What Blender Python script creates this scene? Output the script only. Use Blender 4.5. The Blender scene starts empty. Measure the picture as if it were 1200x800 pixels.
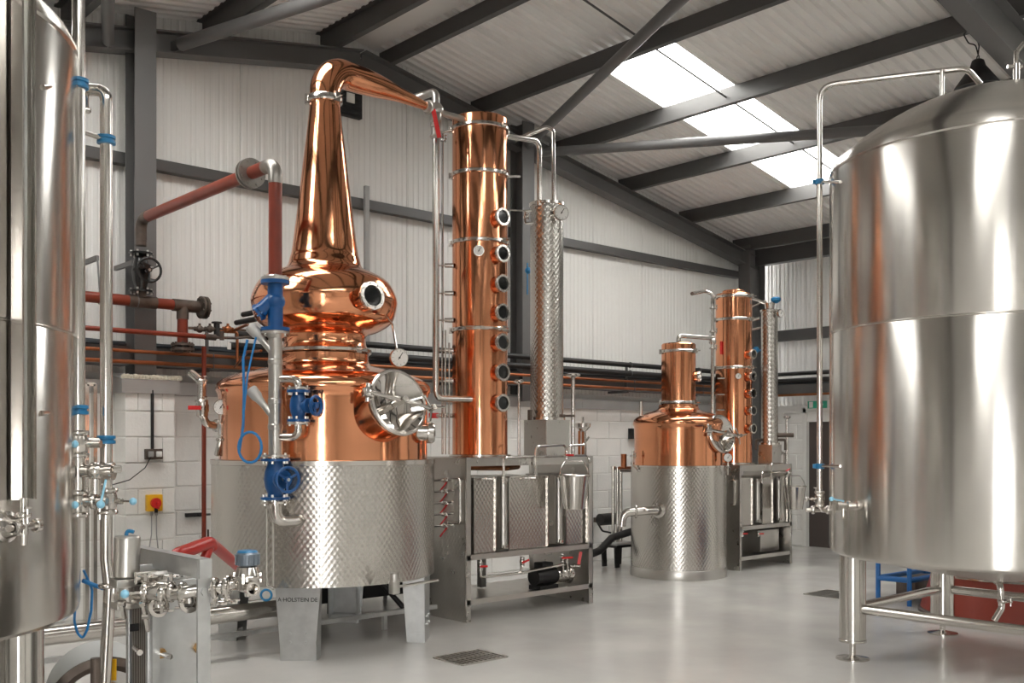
import bpy, bmesh, math, random
from mathutils import Vector, Matrix, Quaternion
random.seed(7)
V = Vector
PI = math.pi
sc = bpy.context.scene
COL = sc.collection

# ------------------------------------------------------------------ camera, sky, daylight, exposure
CAM_H, FPX, HORIZ = 1.53, 1175.0, 518.0          # eye height, focal length and horizon row of the 1200x800 frame
AX = math.radians(47.9)                          # the gable wall runs along +X, 47.9 deg off the view axis
CA, SA = math.cos(AX), math.sin(AX)
cam = bpy.data.cameras.new('camera'); cam_o = bpy.data.objects.new('camera', cam); COL.objects.link(cam_o)
cam_o.location = (0, 0, CAM_H)
cam_o.rotation_euler = (PI/2, 0, math.atan2(-CA, SA))
cam.sensor_width = 36; cam.lens = FPX/1200*36; cam.shift_y = (HORIZ-400)/1200
cam.clip_start = .05; cam.clip_end = 200
sc.camera = cam_o

world = bpy.data.worlds.new('overcast_sky'); sc.world = world; world.use_nodes = True
wn = world.node_tree; bgn = wn.nodes['Background']
bgn.inputs[0].default_value = (1.0, .99, .972, 1); bgn.inputs[1].default_value = 15.0

sc.view_settings.view_transform = 'Standard'; sc.view_settings.look = 'None'
sc.view_settings.gamma = 1; sc.view_settings.use_curve_mapping = False
sc.view_settings.exposure = 0.50
cy = sc.cycles
cy.use_denoising = True; cy.max_bounces = 12; cy.diffuse_bounces = 6; cy.glossy_bounces = 8
cy.transmission_bounces = 6; cy.transparent_max_bounces = 8; cy.sample_clamp_indirect = 8
cy.caustics_reflective = True; cy.caustics_refractive = False; cy.blur_glossy = .6

# the hall: ridge along Y, gable wall at Y = 9, eave walls at X = -1.4 and X = 13.1
RX, RZ, SL = 5.87, 5.62, .18                     # ridge x, height of the rafters' upper edge at the ridge, slope
XW0, XW1, YW0, YW1 = -1.4, 13.1, -8.0, 9.05
def roof_z(x, off=0): return RZ + off - SL*abs(x-RX)
SKY_Y = [(6.26, 7.22), (.85, 1.81), (-4.6, -3.64)]   # rooflight strips, one per bay; the unseen rear pair is added for more daylight
DOOR_Y, DOOR_H = (-2.6, -.4), 2.3                      # open loading door in the eave wall behind the camera
def portal(name, loc, rot, sx, sy):                    # guides the sampling of the sky through an opening, emits nothing itself
    l = bpy.data.lights.new(name, 'AREA'); l.shape = 'RECTANGLE'; l.size = sx; l.size_y = sy
    l.cycles.is_portal = True
    o = bpy.data.objects.new(name, l); COL.objects.link(o); o.location = loc; o.rotation_euler = rot; o['kind'] = 'helper'
    return o
portal('loading_door_offscreen', (XW0-.12, sum(DOOR_Y)/2, DOOR_H/2), (0, -PI/2, 0), DOOR_H, DOOR_Y[1]-DOOR_Y[0])
for bay, (y0, y1) in zip(('still', 'tank', 'rear'), SKY_Y):  # the rear bay's openings are added out of view to make up daylight
    for sgn in (1, -1):
        xm = RX + sgn*(1.75+5.9)/2
        portal('rooflight' if bay == 'still' and sgn > 0 else 'rooflight_%s_bay_%s_slope_offscreen' % (bay, 'door' if sgn > 0 else 'loading'), (xm, (y0+y1)/2, roof_z(xm, .30)), (0, sgn*math.atan(SL), 0), 4.25, y1-y0)

# ------------------------------------------------------------------ surveying: a pixel of the photograph and one known coordinate give a point
def ray(px, py):
    u = (px-600)/FPX
    return V((CA+SA*u, SA-CA*u, (HORIZ-py)/FPX))
def PY(px, py, y): d = ray(px, py); return d*(y/d.y) + V((0, 0, CAM_H))
def PX(px, py, x): d = ray(px, py); return d*(x/d.x) + V((0, 0, CAM_H))
def PZ(px, py, z): d = ray(px, py); return d*((z-CAM_H)/d.z) + V((0, 0, CAM_H))
def PD(px, py, dep): return ray(px, py)*dep + V((0, 0, CAM_H))
def PC(px, py, cx, cyy, R):                       # near side of an upright cylinder
    d = ray(px, py); a = d.x*d.x+d.y*d.y; b = d.x*cx+d.y*cyy; q = b*b-a*(cx*cx+cyy*cyy-R*R)
    t = (b-math.sqrt(max(q, 0)))/a
    return d*t + V((0, 0, CAM_H))
UP = V((0, 0, 1)); EX = V((1, 0, 0)); EY = V((0, 1, 0))

# ------------------------------------------------------------------ materials
MATS = {}
def mat(name, col, metal=0.0, rough=.5, noise=0.0, nscale=4.0, bump=0.0, bscale=30.0, rvar=0.0, stretch=None, spec=None, coat=0.0):
    m = bpy.data.materials.new(name); m.use_nodes = True; nt = m.node_tree; b = nt.nodes['Principled BSDF']
    b.inputs['Base Color'].default_value = (*col, 1); b.inputs['Metallic'].default_value = metal; b.inputs['Roughness'].default_value = rough
    if spec is not None: b.inputs['Specular IOR Level'].default_value = spec
    if coat: b.inputs['Coat Weight'].default_value = coat; b.inputs['Coat Roughness'].default_value = .1
    tc = nt.nodes.new('ShaderNodeTexCoord'); src = tc.outputs['Object']
    if stretch:
        mp = nt.nodes.new('ShaderNodeMapping'); mp.inputs['Scale'].default_value = stretch
        nt.links.new(src, mp.inputs[0]); src = mp.outputs[0]
    if noise or rvar:
        n = nt.nodes.new('ShaderNodeTexNoise'); n.inputs['Scale'].default_value = nscale; n.inputs['Detail'].default_value = 5
        nt.links.new(src, n.inputs['Vector'])
        if noise:
            r = nt.nodes.new('ShaderNodeMapRange'); r.inputs[1].default_value = .3; r.inputs[2].default_value = .7
            r.inputs[3].default_value = 1-noise; r.inputs[4].default_value = 1+noise
            nt.links.new(n.outputs[0], r.inputs[0])
            mx = nt.nodes.new('ShaderNodeMix'); mx.data_type = 'RGBA'; mx.blend_type = 'MULTIPLY'; mx.inputs[0].default_value = 1
            mx.inputs[6].default_value = (*col, 1); nt.links.new(r.outputs[0], mx.inputs[7]); nt.links.new(mx.outputs[2], b.inputs['Base Color'])
        if rvar:
            r = nt.nodes.new('ShaderNodeMapRange'); r.inputs[1].default_value = .3; r.inputs[2].default_value = .7
            r.inputs[3].default_value = max(rough-rvar, .02); r.inputs[4].default_value = rough+rvar
            nt.links.new(n.outputs[0], r.inputs[0]); nt.links.new(r.outputs[0], b.inputs['Roughness'])
    if bump:
        n2 = nt.nodes.new('ShaderNodeTexNoise'); n2.inputs['Scale'].default_value = bscale; n2.inputs['Detail'].default_value = 3
        nt.links.new(src, n2.inputs['Vector'])
        bp = nt.nodes.new('ShaderNodeBump'); bp.inputs['Strength'].default_value = 1; bp.inputs['Distance'].default_value = bump
        nt.links.new(n2.outputs[0], bp.inputs['Height']); nt.links.new(bp.outputs[0], b.inputs['Normal'])
    MATS[name] = m
    return m
def quilted(name, col, rough, pu=.050, pv=.044, depth=.0016):
    """stainless sheet rolled with a staggered lozenge pattern (uv in metres)"""
    m = mat(name, col, 1, rough, rvar=.05, nscale=6); nt = m.node_tree; b = nt.nodes['Principled BSDF']
    uv = nt.nodes.new('ShaderNodeUVMap'); uv.uv_map = 'UVMap'
    sp = nt.nodes.new('ShaderNodeSeparateXYZ'); nt.links.new(uv.outputs[0], sp.inputs[0])
    def mth(op, a, bb=None):
        n = nt.nodes.new('ShaderNodeMath'); n.operation = op
        for i, q in enumerate((a, bb)):
            if q is None: continue
            if isinstance(q, (int, float)): n.inputs[i].default_value = q
            else: nt.links.new(q, n.inputs[i])
        return n.outputs[0]
    cu = mth('COSINE', mth('MULTIPLY', sp.outputs[0], 2*PI/pu)); cv = mth('COSINE', mth('MULTIPLY', sp.outputs[1], 2*PI/pv))
    h = mth('MULTIPLY', cu, cv)
    bp = nt.nodes.new('ShaderNodeBump'); bp.inputs['Strength'].default_value = 1; bp.inputs['Distance'].default_value = depth
    nt.links.new(h, bp.inputs['Height']); nt.links.new(bp.outputs[0], b.inputs['Normal'])
    return m
M_COPPER = mat('polished_copper', (.77, .335, .178), 1, .115, noise=.10, nscale=2.5, bump=.004, bscale=2.2, rvar=.035)
M_COPPERP = mat('copper_pipe', (.38, .145, .068), 1, .38, noise=.2)
M_STEEL = mat('polished_stainless', (.62, .59, .555), 1, .17, rvar=.03, nscale=12)
M_TANK = mat('brushed_stainless', (.60, .575, .54), 1, .19, noise=.03, nscale=3, rvar=.03, bump=.0004, bscale=1.6)
M_SATIN = mat('satin_stainless', (.56, .54, .51), 1, .34, rvar=.05, nscale=8)
M_QUILT = quilted('quilted_stainless', (.56, .535, .50), .26)
M_QUILTD = mat('rolled_quilt_stainless', (.56, .535, .50), 1, .25)
M_QUILTF = quilted('fine_quilted_stainless', (.40, .38, .35), .28, .040, .056, .0016)
M_DSTEEL = mat('rolled_stainless', (.54, .52, .49), 1, .30, rvar=.04, nscale=8)
M_RAW = mat('raw_pipe_steel', (.33, .31, .285), 1, .40, noise=.15, nscale=12)
M_GALV = mat('galvanised_plate', (.52, .525, .52), .75, .38, noise=.08, nscale=14)
M_WHITE = mat('white_cladding', (.80, .79, .765), 0, .42, noise=.03, nscale=.8)
M_ROOF = mat('white_roof_liner', (.80, .79, .765), 0, .45, noise=.03, nscale=.8)
M_BLOCK = mat('painted_block', (.80, .79, .76), 0, .55, noise=.05, nscale=3, bump=.003, bscale=40)
M_MORTAR = mat('painted_mortar', (.80, .79, .76), 0, .7, noise=.05, bump=.003, bscale=60)
M_FRAME = mat('grey_steel_paint', (.125, .122, .12), 0, .45, noise=.06, nscale=2)
M_PURLIN = mat('dark_purlin_steel', (.10, .097, .095), .2, .42, noise=.08, nscale=2)
M_FLASH = mat('grey_flashing', (.36, .355, .345), .2, .45, noise=.06)
M_RED = mat('red_oxide_paint', (.19, .027, .011), 0, .34, noise=.12, nscale=8)
M_REDB = mat('bright_red_plastic', (.62, .02, .02), 0, .35)
M_BLUE = mat('blue_valve_enamel', (.005, .078, .255), 0, .30, noise=.1, nscale=10)
M_BLUEP = mat('blue_hose_plastic', (.012, .19, .48), 0, .35)
M_BLUEL = mat('pale_blue_knob', (.30, .62, .82), 0, .3)
M_BLUEC = mat('blue_clamp_plastic', (.015, .17, .36), 0, .35)
M_BLACK = mat('black_rubber', (.014, .013, .013), 0, .5)
M_BLACKG = mat('black_gloss', (.012, .012, .012), 0, .2)
M_IRON = mat('dark_iron_fitting', (.11, .085, .07), .5, .48, noise=.25, nscale=15)
M_GLASS = mat('dark_sight_glass', (.012, .013, .013), 0, .06, spec=.7)
M_DIAL = mat('white_dial', (.80, .79, .76), 0, .3)
M_YELLOW = mat('yellow_plastic', (.78, .42, .01), 0, .4)
M_PLASTIC = mat('white_plastic', (.75, .74, .71), 0, .4)
M_DOOR = mat('brown_grey_door', (.075, .058, .052), 0, .5)
M_GREEN = mat('green_sign', (.05, .42, .27), 0, .4)
M_TUB = mat('dark_red_tub', (.24, .035, .020), 0, .42, noise=.1)
M_TROLLEY = mat('blue_trolley_paint', (.01, .13, .40), 0, .4)
M_DRUM = mat('pale_grey_drum', (.52, .54, .53), 0, .4)
M_FOAM = mat('cream_foam', (.74, .70, .58), 0, .9, bump=.01, bscale=25)
M_SCAP = mat('grey_sensor_plastic', (.50, .49, .47), .3, .4)
M_SLATE = mat('slate_blue_cap', (.17, .20, .235), .4, .3)
M_CABLE = mat('blue_black_cable', (.035, .045, .055), 0, .45)
M_CARD = mat('pale_card', (.60, .58, .54), 0, .7)
M_GRATE = mat('gully_concrete', (.40, .39, .37), 0, .8, noise=.1)
M_TARMAC = mat('outside_yard', (.30, .30, .29), 0, .9)
def brushed(m, rot, an, rough):
    nt = m.node_tree; b = nt.nodes['Principled BSDF']; tg = nt.nodes.new('ShaderNodeTangent'); tg.direction_type = 'RADIAL'; tg.axis = 'Z'
    b.inputs['Anisotropic'].default_value = an; b.inputs['Anisotropic Rotation'].default_value = rot; b.inputs['Roughness'].default_value = rough
    for l in list(nt.links):
        if l.to_socket == b.inputs['Roughness']: nt.links.remove(l)
    nt.links.new(tg.outputs[0], b.inputs['Tangent'])
brushed(M_TANK, .25, .95, .215)
M_MIRROR = mat('mirror_stainless', (.66, .63, .60), 1, .06)
# floor: worn polished concrete
M_FLOOR = mat('polished_concrete', (.57, .555, .53), 0, .20, noise=.07, nscale=1.1, rvar=.07, bump=.0006, bscale=9, spec=.55)
# rooflight: translucent ribbed sheet
m = bpy.data.materials.new('rooflight_sheet'); m.use_nodes = True; nt = m.node_tree; nt.nodes.clear()
o_ = nt.nodes.new('ShaderNodeOutputMaterial'); mx_ = nt.nodes.new('ShaderNodeMixShader'); t_ = nt.nodes.new('ShaderNodeBsdfTransparent'); l_ = nt.nodes.new('ShaderNodeBsdfTranslucent')
t_.inputs[0].default_value = (.62, .62, .61, 1); l_.inputs[0].default_value = (.8, .8, .78, 1); mx_.inputs[0].default_value = .3
nt.links.new(t_.outputs[0], mx_.inputs[1]); nt.links.new(l_.outputs[0], mx_.inputs[2]); nt.links.new(mx_.outputs[0], o_.inputs[0]); M_SKYL = m
# clear tube glass
m = mat('clear_tube_glass', (.85, .88, .86), 0, .05); m.node_tree.nodes['Principled BSDF'].inputs['Transmission Weight'].default_value = .9; M_CLEAR = m

# ------------------------------------------------------------------ mesh building
def frame_of(n):
    n = V(n).normalized(); a = UP if abs(n.z) < .9 else EX
    u = a.cross(n).normalized(); return u, n.cross(u), n
def fillet(pts, rad):
    pts = [V(p) for p in pts]
    if rad <= 0 or len(pts) < 3: return pts
    out = [pts[0]]
    for i in range(1, len(pts)-1):
        a, b, c = pts[i-1], pts[i], pts[i+1]; d0 = (a-b); d1 = (c-b)
        ang = d0.angle(d1)
        if ang > PI-.05: out.append(b); continue
        t = min(rad/math.tan(ang/2), d0.length*(.94 if i == 1 else .48), d1.length*(.94 if i == len(pts)-2 else .48))
        p0 = b+d0.normalized()*t; p1 = b+d1.normalized()*t
        n = 7
        for k in range(n+1):
            q = k/n; out.append(p0*(1-q)**2 + b*2*q*(1-q) + p1*q*q)
    out.append(pts[-1]); return out
class MB:
    def __init__(s): s.v = []; s.f = []; s.uv = {}
    def add(s, vs, fs, uvs=None):
        o = len(s.v); s.v += [V(p) for p in vs]
        for i, f in enumerate(fs):
            if uvs: s.uv[len(s.f)] = uvs[i]
            s.f.append(tuple(o+k for k in f))
        return s
    def box(s, c, size, rz=0, R=None, bev=0):
        c = V(c); hx, hy, hz = (k/2 for k in size); R = R or Matrix.Rotation(rz, 3, 'Z')
        if bev:
            bm = bmesh.new(); bmesh.ops.create_cube(bm, size=1); bmesh.ops.scale(bm, vec=size, verts=bm.verts)
            bmesh.ops.bevel(bm, geom=list(bm.edges), offset=bev, segments=2, affect='EDGES', profile=.5)
            bm.verts.index_update(); s.add([c+R@v.co for v in bm.verts], [[v.index for v in f.verts] for f in bm.faces]); bm.free(); return s
        vs = [c+R@V((x, y, z)) for x in (-hx, hx) for y in (-hy, hy) for z in (-hz, hz)]
        return s.add(vs, [(0, 1, 3, 2), (4, 6, 7, 5), (0, 4, 5, 1), (2, 3, 7, 6), (0, 2, 6, 4), (1, 5, 7, 3)])
    def bar(s, p0, p1, w, h, up=UP):                 # rectangular bar between two points
        p0, p1 = V(p0), V(p1); d = (p1-p0); n = d.normalized(); u = V(up).cross(n)
        if u.length < 1e-4: u = EX.cross(n)
        u.normalize(); v = n.cross(u)
        R = Matrix((u, v, n)).transposed()
        return s.box((p0+p1)/2, (w, h, d.length), R=R)
    def cyl(s, p0, p1, r, r1=None, seg=20, caps=True):
        d = V(p1)-V(p0); return s.lathe([(r, 0), (r if r1 is None else r1, d.length)], p0, d, seg, caps)
    def lathe(s, prof, base=(0, 0, 0), axis=(0, 0, 1), seg=32, caps=True, arc=None):
        u, w, n = frame_of(axis); base = V(base); vs = []; fs = []; uvs = []
        a0, a1 = arc or (0, 2*PI); N = seg if not arc else seg+1
        Rn = max(p[0] for p in prof); L = [0]
        for i in range(1, len(prof)): L.append(L[-1]+math.hypot(prof[i][0]-prof[i-1][0], prof[i][1]-prof[i-1][1]))
        for r, z in prof:
            for k in range(N):
                a = a0+(a1-a0)*k/seg; vs.append(base+n*z+(u*math.cos(a)+w*math.sin(a))*r)
        for i in range(len(prof)-1):
            for k in range(seg):
                k2 = (k+1) % N
                fs.append((i*N+k, i*N+k2, (i+1)*N+k2, (i+1)*N+k))
                ua, ub = (a1-a0)*k/seg*Rn, (a1-a0)*(k+1)/seg*Rn
                uvs.append([(ua, L[i]), (ub, L[i]), (ub, L[i+1]), (ua, L[i+1])])
        if caps and not arc:
            if prof[0][0] > 1e-5: fs.append(tuple(range(N))[::-1]); uvs.append([(0, 0)]*N)
            if prof[-1][0] > 1e-5: fs.append(tuple((len(prof)-1)*N+k for k in range(N))); uvs.append([(0, 0)]*N)
        return s.add(vs, fs, uvs)
    def tube(s, pts, r, seg=12, bend=0.0, caps=True):
        P = fillet(pts, bend); n = len(P); rs = r if isinstance(r, (list, tuple)) else [r]*n
        T = [((P[min(i+1, n-1)]-P[max(i-1, 0)]).normalized()) for i in range(n)]
        u, w, _ = frame_of(T[0]); vs = []; fs = []
        for i in range(n):
            if i:
                q = T[i-1].rotation_difference(T[i]); u = q @ u
                u = (u-T[i]*u.dot(T[i])).normalized()
            w = T[i].cross(u)
            for k in range(seg):
                a = 2*PI*k/seg; vs.append(P[i]+(u*math.cos(a)+w*math.sin(a))*rs[i])
        for i in range(n-1):
            for k in range(seg):
                k2 = (k+1) % seg; fs.append((i*seg+k, i*seg+k2, (i+1)*seg+k2, (i+1)*seg+k))
        if caps: fs += [tuple(range(seg))[::-1], tuple((n-1)*seg+k for k in range(seg))]
        return s.add(vs, fs)
    def torus(s, c, axis, R, r, seg=32, ss=8, arc=None):
        u, w, n = frame_of(axis); c = V(c); a0, a1 = arc or (0, 2*PI); N = seg if not arc else seg+1; vs = []; fs = []
        for i in range(N):
            a = a0+(a1-a0)*i/seg; d = u*math.cos(a)+w*math.sin(a)
            for k in range(ss): b = 2*PI*k/ss; vs.append(c+d*(R+r*math.cos(b))+n*(r*math.sin(b)))
        for i in range(seg):
            for k in range(ss):
                i2 = (i+1) % N; k2 = (k+1) % ss; fs.append((i*ss+k, i2*ss+k, i2*ss+k2, i*ss+k2))
        return s.add(vs, fs)
    def ball(s, c, r, seg=14, sq=1.0):
        n = 8; return s.lathe([(max(r*math.sin(PI*i/n), 1e-6), -r*sq*math.cos(PI*i/n)) for i in range(n+1)], c, UP, seg, False)
    def prism(s, poly, o, u, w, t):                  # polygon in the (u, w) plane at o, thickness t along u x w
        o, u, w = V(o), V(u).normalized(), V(w).normalized(); n = u.cross(w)
        k = len(poly); a = [o+u*x+w*y for x, y in poly]; b = [p+n*t for p in a]
        return s.add(a+b, [tuple(range(k))[::-1], tuple(range(k, 2*k))]+[(i, (i+1) % k, (i+1) % k+k, i+k) for i in range(k)])
    def mesh(s, name, off, smooth=True, sharp=32):
        off = V(off); me = bpy.data.meshes.new(name); me.from_pydata([tuple(p-off) for p in s.v], [], s.f); me.update()
        ul = me.uv_layers.new(name='UVMap')
        for p in me.polygons:
            uv = s.uv.get(p.index); n = p.normal; ax = max(range(3), key=lambda i: abs(n[i]))
            for j, li in enumerate(p.loop_indices):
                if uv: ul.data[li].uv = uv[j]
                else:
                    q = s.v[me.loops[li].vertex_index]
                    ul.data[li].uv = ((q.y, q.z), (q.x, q.z), (q.x, q.y))[ax]
        if smooth:
            me.polygons.foreach_set('use_smooth', [True]*len(me.polygons)); me.set_sharp_from_angle(angle=math.radians(sharp))
        return me
    def build(s, name, m, parent=None, smooth=True, label=None):
        if parent is not None: off = world_loc(parent)
        else:
            xs, ys, zs = zip(*s.v); off = V(((min(xs)+max(xs))/2, (min(ys)+max(ys))/2, min(zs)))
        me = s.mesh(name, off, smooth); me.materials.append(m)
        o = bpy.data.objects.new(name, me); COL.objects.link(o)
        if parent is not None: o.parent = parent
        else: o.location = off
        if label: o['label'] = label
        return o
def world_loc(o):
    p = V(o.location)
    while o.parent: o = o.parent; p = p+V(o.location)
    return p
def tag(o, label, cat, group=None, kind=None):
    o['label'] = label; o['category'] = cat
    if group: o['group'] = group
    if kind: o['kind'] = kind
    return o
def struct(o, label=None):
    o['kind'] = 'structure'
    if label: o['label'] = label
    return o
def thing(name, label, cat, loc, group=None):
    o = bpy.data.objects.new(name, None); COL.objects.link(o); o.location = loc; o.empty_display_size = .05
    return tag(o, label, cat, group)
def shell(name):                                    # an Empty that carries a piece of the setting
    o = bpy.data.objects.new(name, None); COL.objects.link(o); o['kind'] = 'structure'; return o
def copy_part(o, parent, loc=None):
    c = o.copy(); COL.objects.link(c); c.parent = parent
    if loc is not None: c.location = loc
    return c
def instance(me, name, parent, loc, rz=0):
    o = bpy.data.objects.new(name, me); COL.objects.link(o); o.parent = parent; o.location = loc; o.rotation_euler = (0, 0, rz); return o

# ------------------------------------------------------------------ the setting
_g = [PZ(507, 771, 0), PZ(561, 762, 0), PZ(594, 770, 0), PZ(543, 780, 0)]; _h = PZ(940, 696, 0)
PITS = [((_g[0].x+_g[3].x)/2, (_g[1].x+_g[2].x)/2, (_g[2].y+_g[3].y)/2, (_g[0].y+_g[1].y)/2), (_h.x, _h.x+.42, _h.y-.42, _h.y-.02)]
gx_ = sorted([XW0-.2, XW1+.2]+[p[k] for p in PITS for k in (0, 1)]); gy_ = sorted([YW0-.2, YW1+.2]+[p[k] for p in PITS for k in (2, 3)])
b = MB(); ng = len(gx_); fs = []
for j_ in range(len(gy_)-1):
    for i_ in range(ng-1):
        mx, my = (gx_[i_]+gx_[i_+1])/2, (gy_[j_]+gy_[j_+1])/2
        if not any(p[0] < mx < p[1] and p[2] < my < p[3] for p in PITS): fs.append((j_*ng+i_, j_*ng+i_+1, (j_+1)*ng+i_+1, (j_+1)*ng+i_))
b.add([(x, y, 0) for y in gy_ for x in gx_], fs); b.box(((XW0+XW1)/2, (YW0+YW1)/2, -.26), (XW1-XW0+.4, YW1-YW0+.4, .06))
struct(b.build('floor', M_FLOOR, smooth=False), 'pale polished concrete floor of the distillery hall'); COL.objects[-1].data.update()
b = MB(); b.box((XW1+1.3, 6.8, -.12), (2, 3, .2)); b.box((XW1+1.0, 6.8, 1.2), (.1, 3, 2.6)); struct(b.build('wall_lobby', M_WHITE, smooth=False))
b = MB(); b.box((XW0-15.3, -1, -.12), (30, 60, .2)); struct(b.build('ground', M_TARMAC, smooth=False), 'grey yard outside the loading door')

def ribbed_panel(x0, x1, z0, ztop, ribs=14, d=.006, th=.06):
    """one upright cladding panel in the xz plane, front at y = 0, ribs standing d proud, ztop(x) its upper edge"""
    b = MB(); prof = []; w = (x1-x0)
    prof.append((x0+.001, .012)); prof.append((x0+.006, 0))
    p = (w-.012)/ribs
    for i in range(ribs):
        a = x0+.006+i*p
        wide = i % 2 == 0
        prof += [(a+p*.10, 0), (a+p*.22, -d), (a+p*(.78 if wide else .55), -d), (a+p*(.9 if wide else .67), 0)]
    prof += [(x1-.006, 0), (x1-.001, .012)]
    vs = []; fs = []
    for x, y in prof: vs += [(x, y, z0), (x, y, ztop(x))]
    n = len(prof)
    fs += [(2*i, 2*i+2, 2*i+3, 2*i+1) for i in range(n-1)]
    vs += [(x0+.001, th, z0), (x0+.001, th, ztop(x0)), (x1-.001, th, z0), (x1-.001, th, ztop(x1))]; k = 2*n
    fs += [(k, k+1, k+3, k+2), (0, 1, k+1, k), (2*n-2, k+2, k+3, 2*n-1)]
    return b.add(vs, fs)
BLOCK_C = [0]
def block_meshes():
    out = {}
    for L in (.44, .215, .33, .11):
        b = MB(); b.box((0, 0, 0), (L, .10, .215), bev=.006); me = b.mesh('block', (0, 0, 0), smooth=False); me.materials.append(M_BLOCK); out[L] = me
    return out
BM = block_meshes()
def block_wall(parent, org, u, length, courses, skip=None):
    """blockwork with its front face on the line org + u*t; the blocks stand 7 mm proud of the joints"""
    u = V(u).normalized(); n = V((u.y, -u.x, 0)); rz = math.atan2(u.y, u.x)      # n faces the room
    for c in range(courses):
        t = -.225 if c % 2 else 0
        while t < length-.05:
            a = max(t, 0); e = min(t+.44, length); L = e-a
            L2 = .44 if L > .40 else .33 if L > .27 else .215 if L > .16 else .11
            mid = V(org)+u*((a+e)/2)-n*.05+V((0, 0, .005+c*.225+.1075))
            if not (skip and skip((a+e)/2, c)): instance(BM[L2], 'block', parent, mid, rz)
            t += .45

# gable wall --------------------------------------------------------
wg = shell('wall_gable'); wg['label'] = 'white gable wall of painted blockwork below and ribbed cladding above'
WB = 8.87                                           # face of the blockwork
b = MB(); b.box(((XW0+XW1)/2, WB+.007+.09, 1.02), (XW1-XW0, .18, 2.04)); b.build('mortar_bed', M_MORTAR, wg, False)
block_wall(wg, (2.30, WB, 0), EX, XW1-2.30, 9, skip=lambda t, c: 3.31-2.30 < t < 3.75-2.30)
# pier around the column
b = MB(); b.box((3.53, 8.757, 1.02), (.426, .24, 2.04)); b.build('mortar_bed', M_MORTAR, wg, False)
for c in range(9):
    z = .005+c*.225+.1075
    if c % 2: instance(BM[.44], 'block', wg, (3.53, 8.67, z))
    else:
        for dx, L in ((-.165, .11), (0, .215), (.165, .11)): instance(BM[L], 'block', wg, (3.53+dx, 8.67, z))
    instance(BM[.215], 'block', wg, (3.361, 8.765, z), PI/2); instance(BM[.215], 'block', wg, (3.699, 8.765, z), PI/2)
# sill flashing over the blockwork
def ledge(x0, x1, yf, yb, parent):
    poly = [(yf, 1.955), (yf, 2.075), (yb, 2.15), (yb, 1.955)]
    b = MB(); vs = [(x, y, z) for x in (x0, x1) for y, z in poly]
    b.add(vs, [(0, 1, 2, 3), (7, 6, 5, 4), (0, 4, 5, 1), (3, 2, 6, 7), (0, 3, 7, 4)]); b.build('sill_flashing', M_FLASH, parent, False)
    b = MB(); b.add([(x0, yf-.002, 2.077), (x1, yf-.002, 2.077), (x1, yb, 2.153), (x0, yb, 2.153)], [(0, 1, 2, 3)])
    b.add([(x0, yf-.002, 2.071), (x1, yf-.002, 2.071), (x1, yb, 2.147), (x0, yb, 2.147)], [(3, 2, 1, 0)]); b.build('sill_cap', M_WHITE, parent, False)
xx = [XW0, 1.2, 3.27]
for i in range(2): ledge(xx[i], xx[i+1]-.002, WB-.025, YW1, wg)
xx = [3.79, 5.6, 7.4, 9.2, 11.0, XW1]
for i in range(5): ledge(xx[i], xx[i+1]-.002, WB-.025, YW1, wg)
ledge(3.272, 3.786, 8.595, YW1, wg)
# cladding panels, each a metre wide
x = XW0
while x < XW1-.01:
    x1 = min(x+1.0, XW1)
    ribbed_panel(x, x1, 1.9, lambda q: roof_z(q, .235)).build('cladding_panel', M_WHITE, wg)
    COL.objects[-1].location = (0, YW1, 0); x = x1
# girts
for z, y in ((4.03, 8.99),):
    for xa, xb in ((XW0, 3.50), (3.502, 8.13), (8.132, 12.75)):
        b = MB(); b.box(((xa+xb)/2, y, z+.075), (xb-xa, .09, .012)); b.box(((xa+xb)/2, y-.045, z+.03), (xb-xa, .012, .10)); b.box(((xa+xb)/2, y, z-.015), (xb-xa, .09, .012))
        b.build('girt', M_PURLIN, wg, False)

# steel frame: I-sections ---------------------------------------------
def i_beam(p0, p1, depth, width, up, m, name, tf=.014, tw=.012):
    """I-section between two points; depth is measured along up, flanges on both ends of it"""
    p0, p1 = V(p0), V(p1); n = (p1-p0).normalized(); up = V(up); up = (up-n*up.dot(n)).normalized()
    b = MB(); h = depth/2-tf/2
    b.bar(p0+up*h, p1+up*h, width, tf, up); b.bar(p0-up*h, p1-up*h, width, tf, up); b.bar(p0, p1, tw, depth-2*tf, up)
    o = b.build(name, m, smooth=False); return o
def column(x, ytop_off, yc, m=M_FRAME, depth=.22, width=.19, up=EY, lab=''):
    o = i_beam((x, yc, 2.02 if yc > 8 else 0), (x, yc, roof_z(x, .12)), depth, width, up, m, 'column'); struct(o, lab); return o
column(3.505, 0, 8.77, lab='dark grey steel column rising from the block pier')
column(8.135, 0, 8.82, lab='dark grey steel column behind the tall condenser')
o = i_beam((12.83, 8.80, 0), (12.83, 8.80, roof_z(12.83, .1)), .40, .20, EX, M_FRAME, 'column'); struct(o, 'dark grey corner column where the two walls meet')
def rafters(y, depth, width, off, m, lab):
    for sgn, xe in ((-1, XW0+.05), (1, XW1-.1)):
        top = RZ+off-depth/2
        a = V((RX, y, top)); bb = V((xe, y, top-SL*abs(xe-RX)))
        o = i_beam(a, bb, depth, width, UP, m, 'rafter'); struct(o, lab % ('towards the corner' if sgn > 0 else 'over the loading side'))
rafters(8.86, .20, .17, 0, M_FRAME, 'dark grey steel rafter against the gable wall %s')
rafters(3.46, .36, .17, 0, M_FRAME, 'deep grey portal rafter across the hall %s')
rafters(-2.0, .36, .17, 0, M_FRAME, 'deep grey portal rafter beyond the loading door %s')
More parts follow.
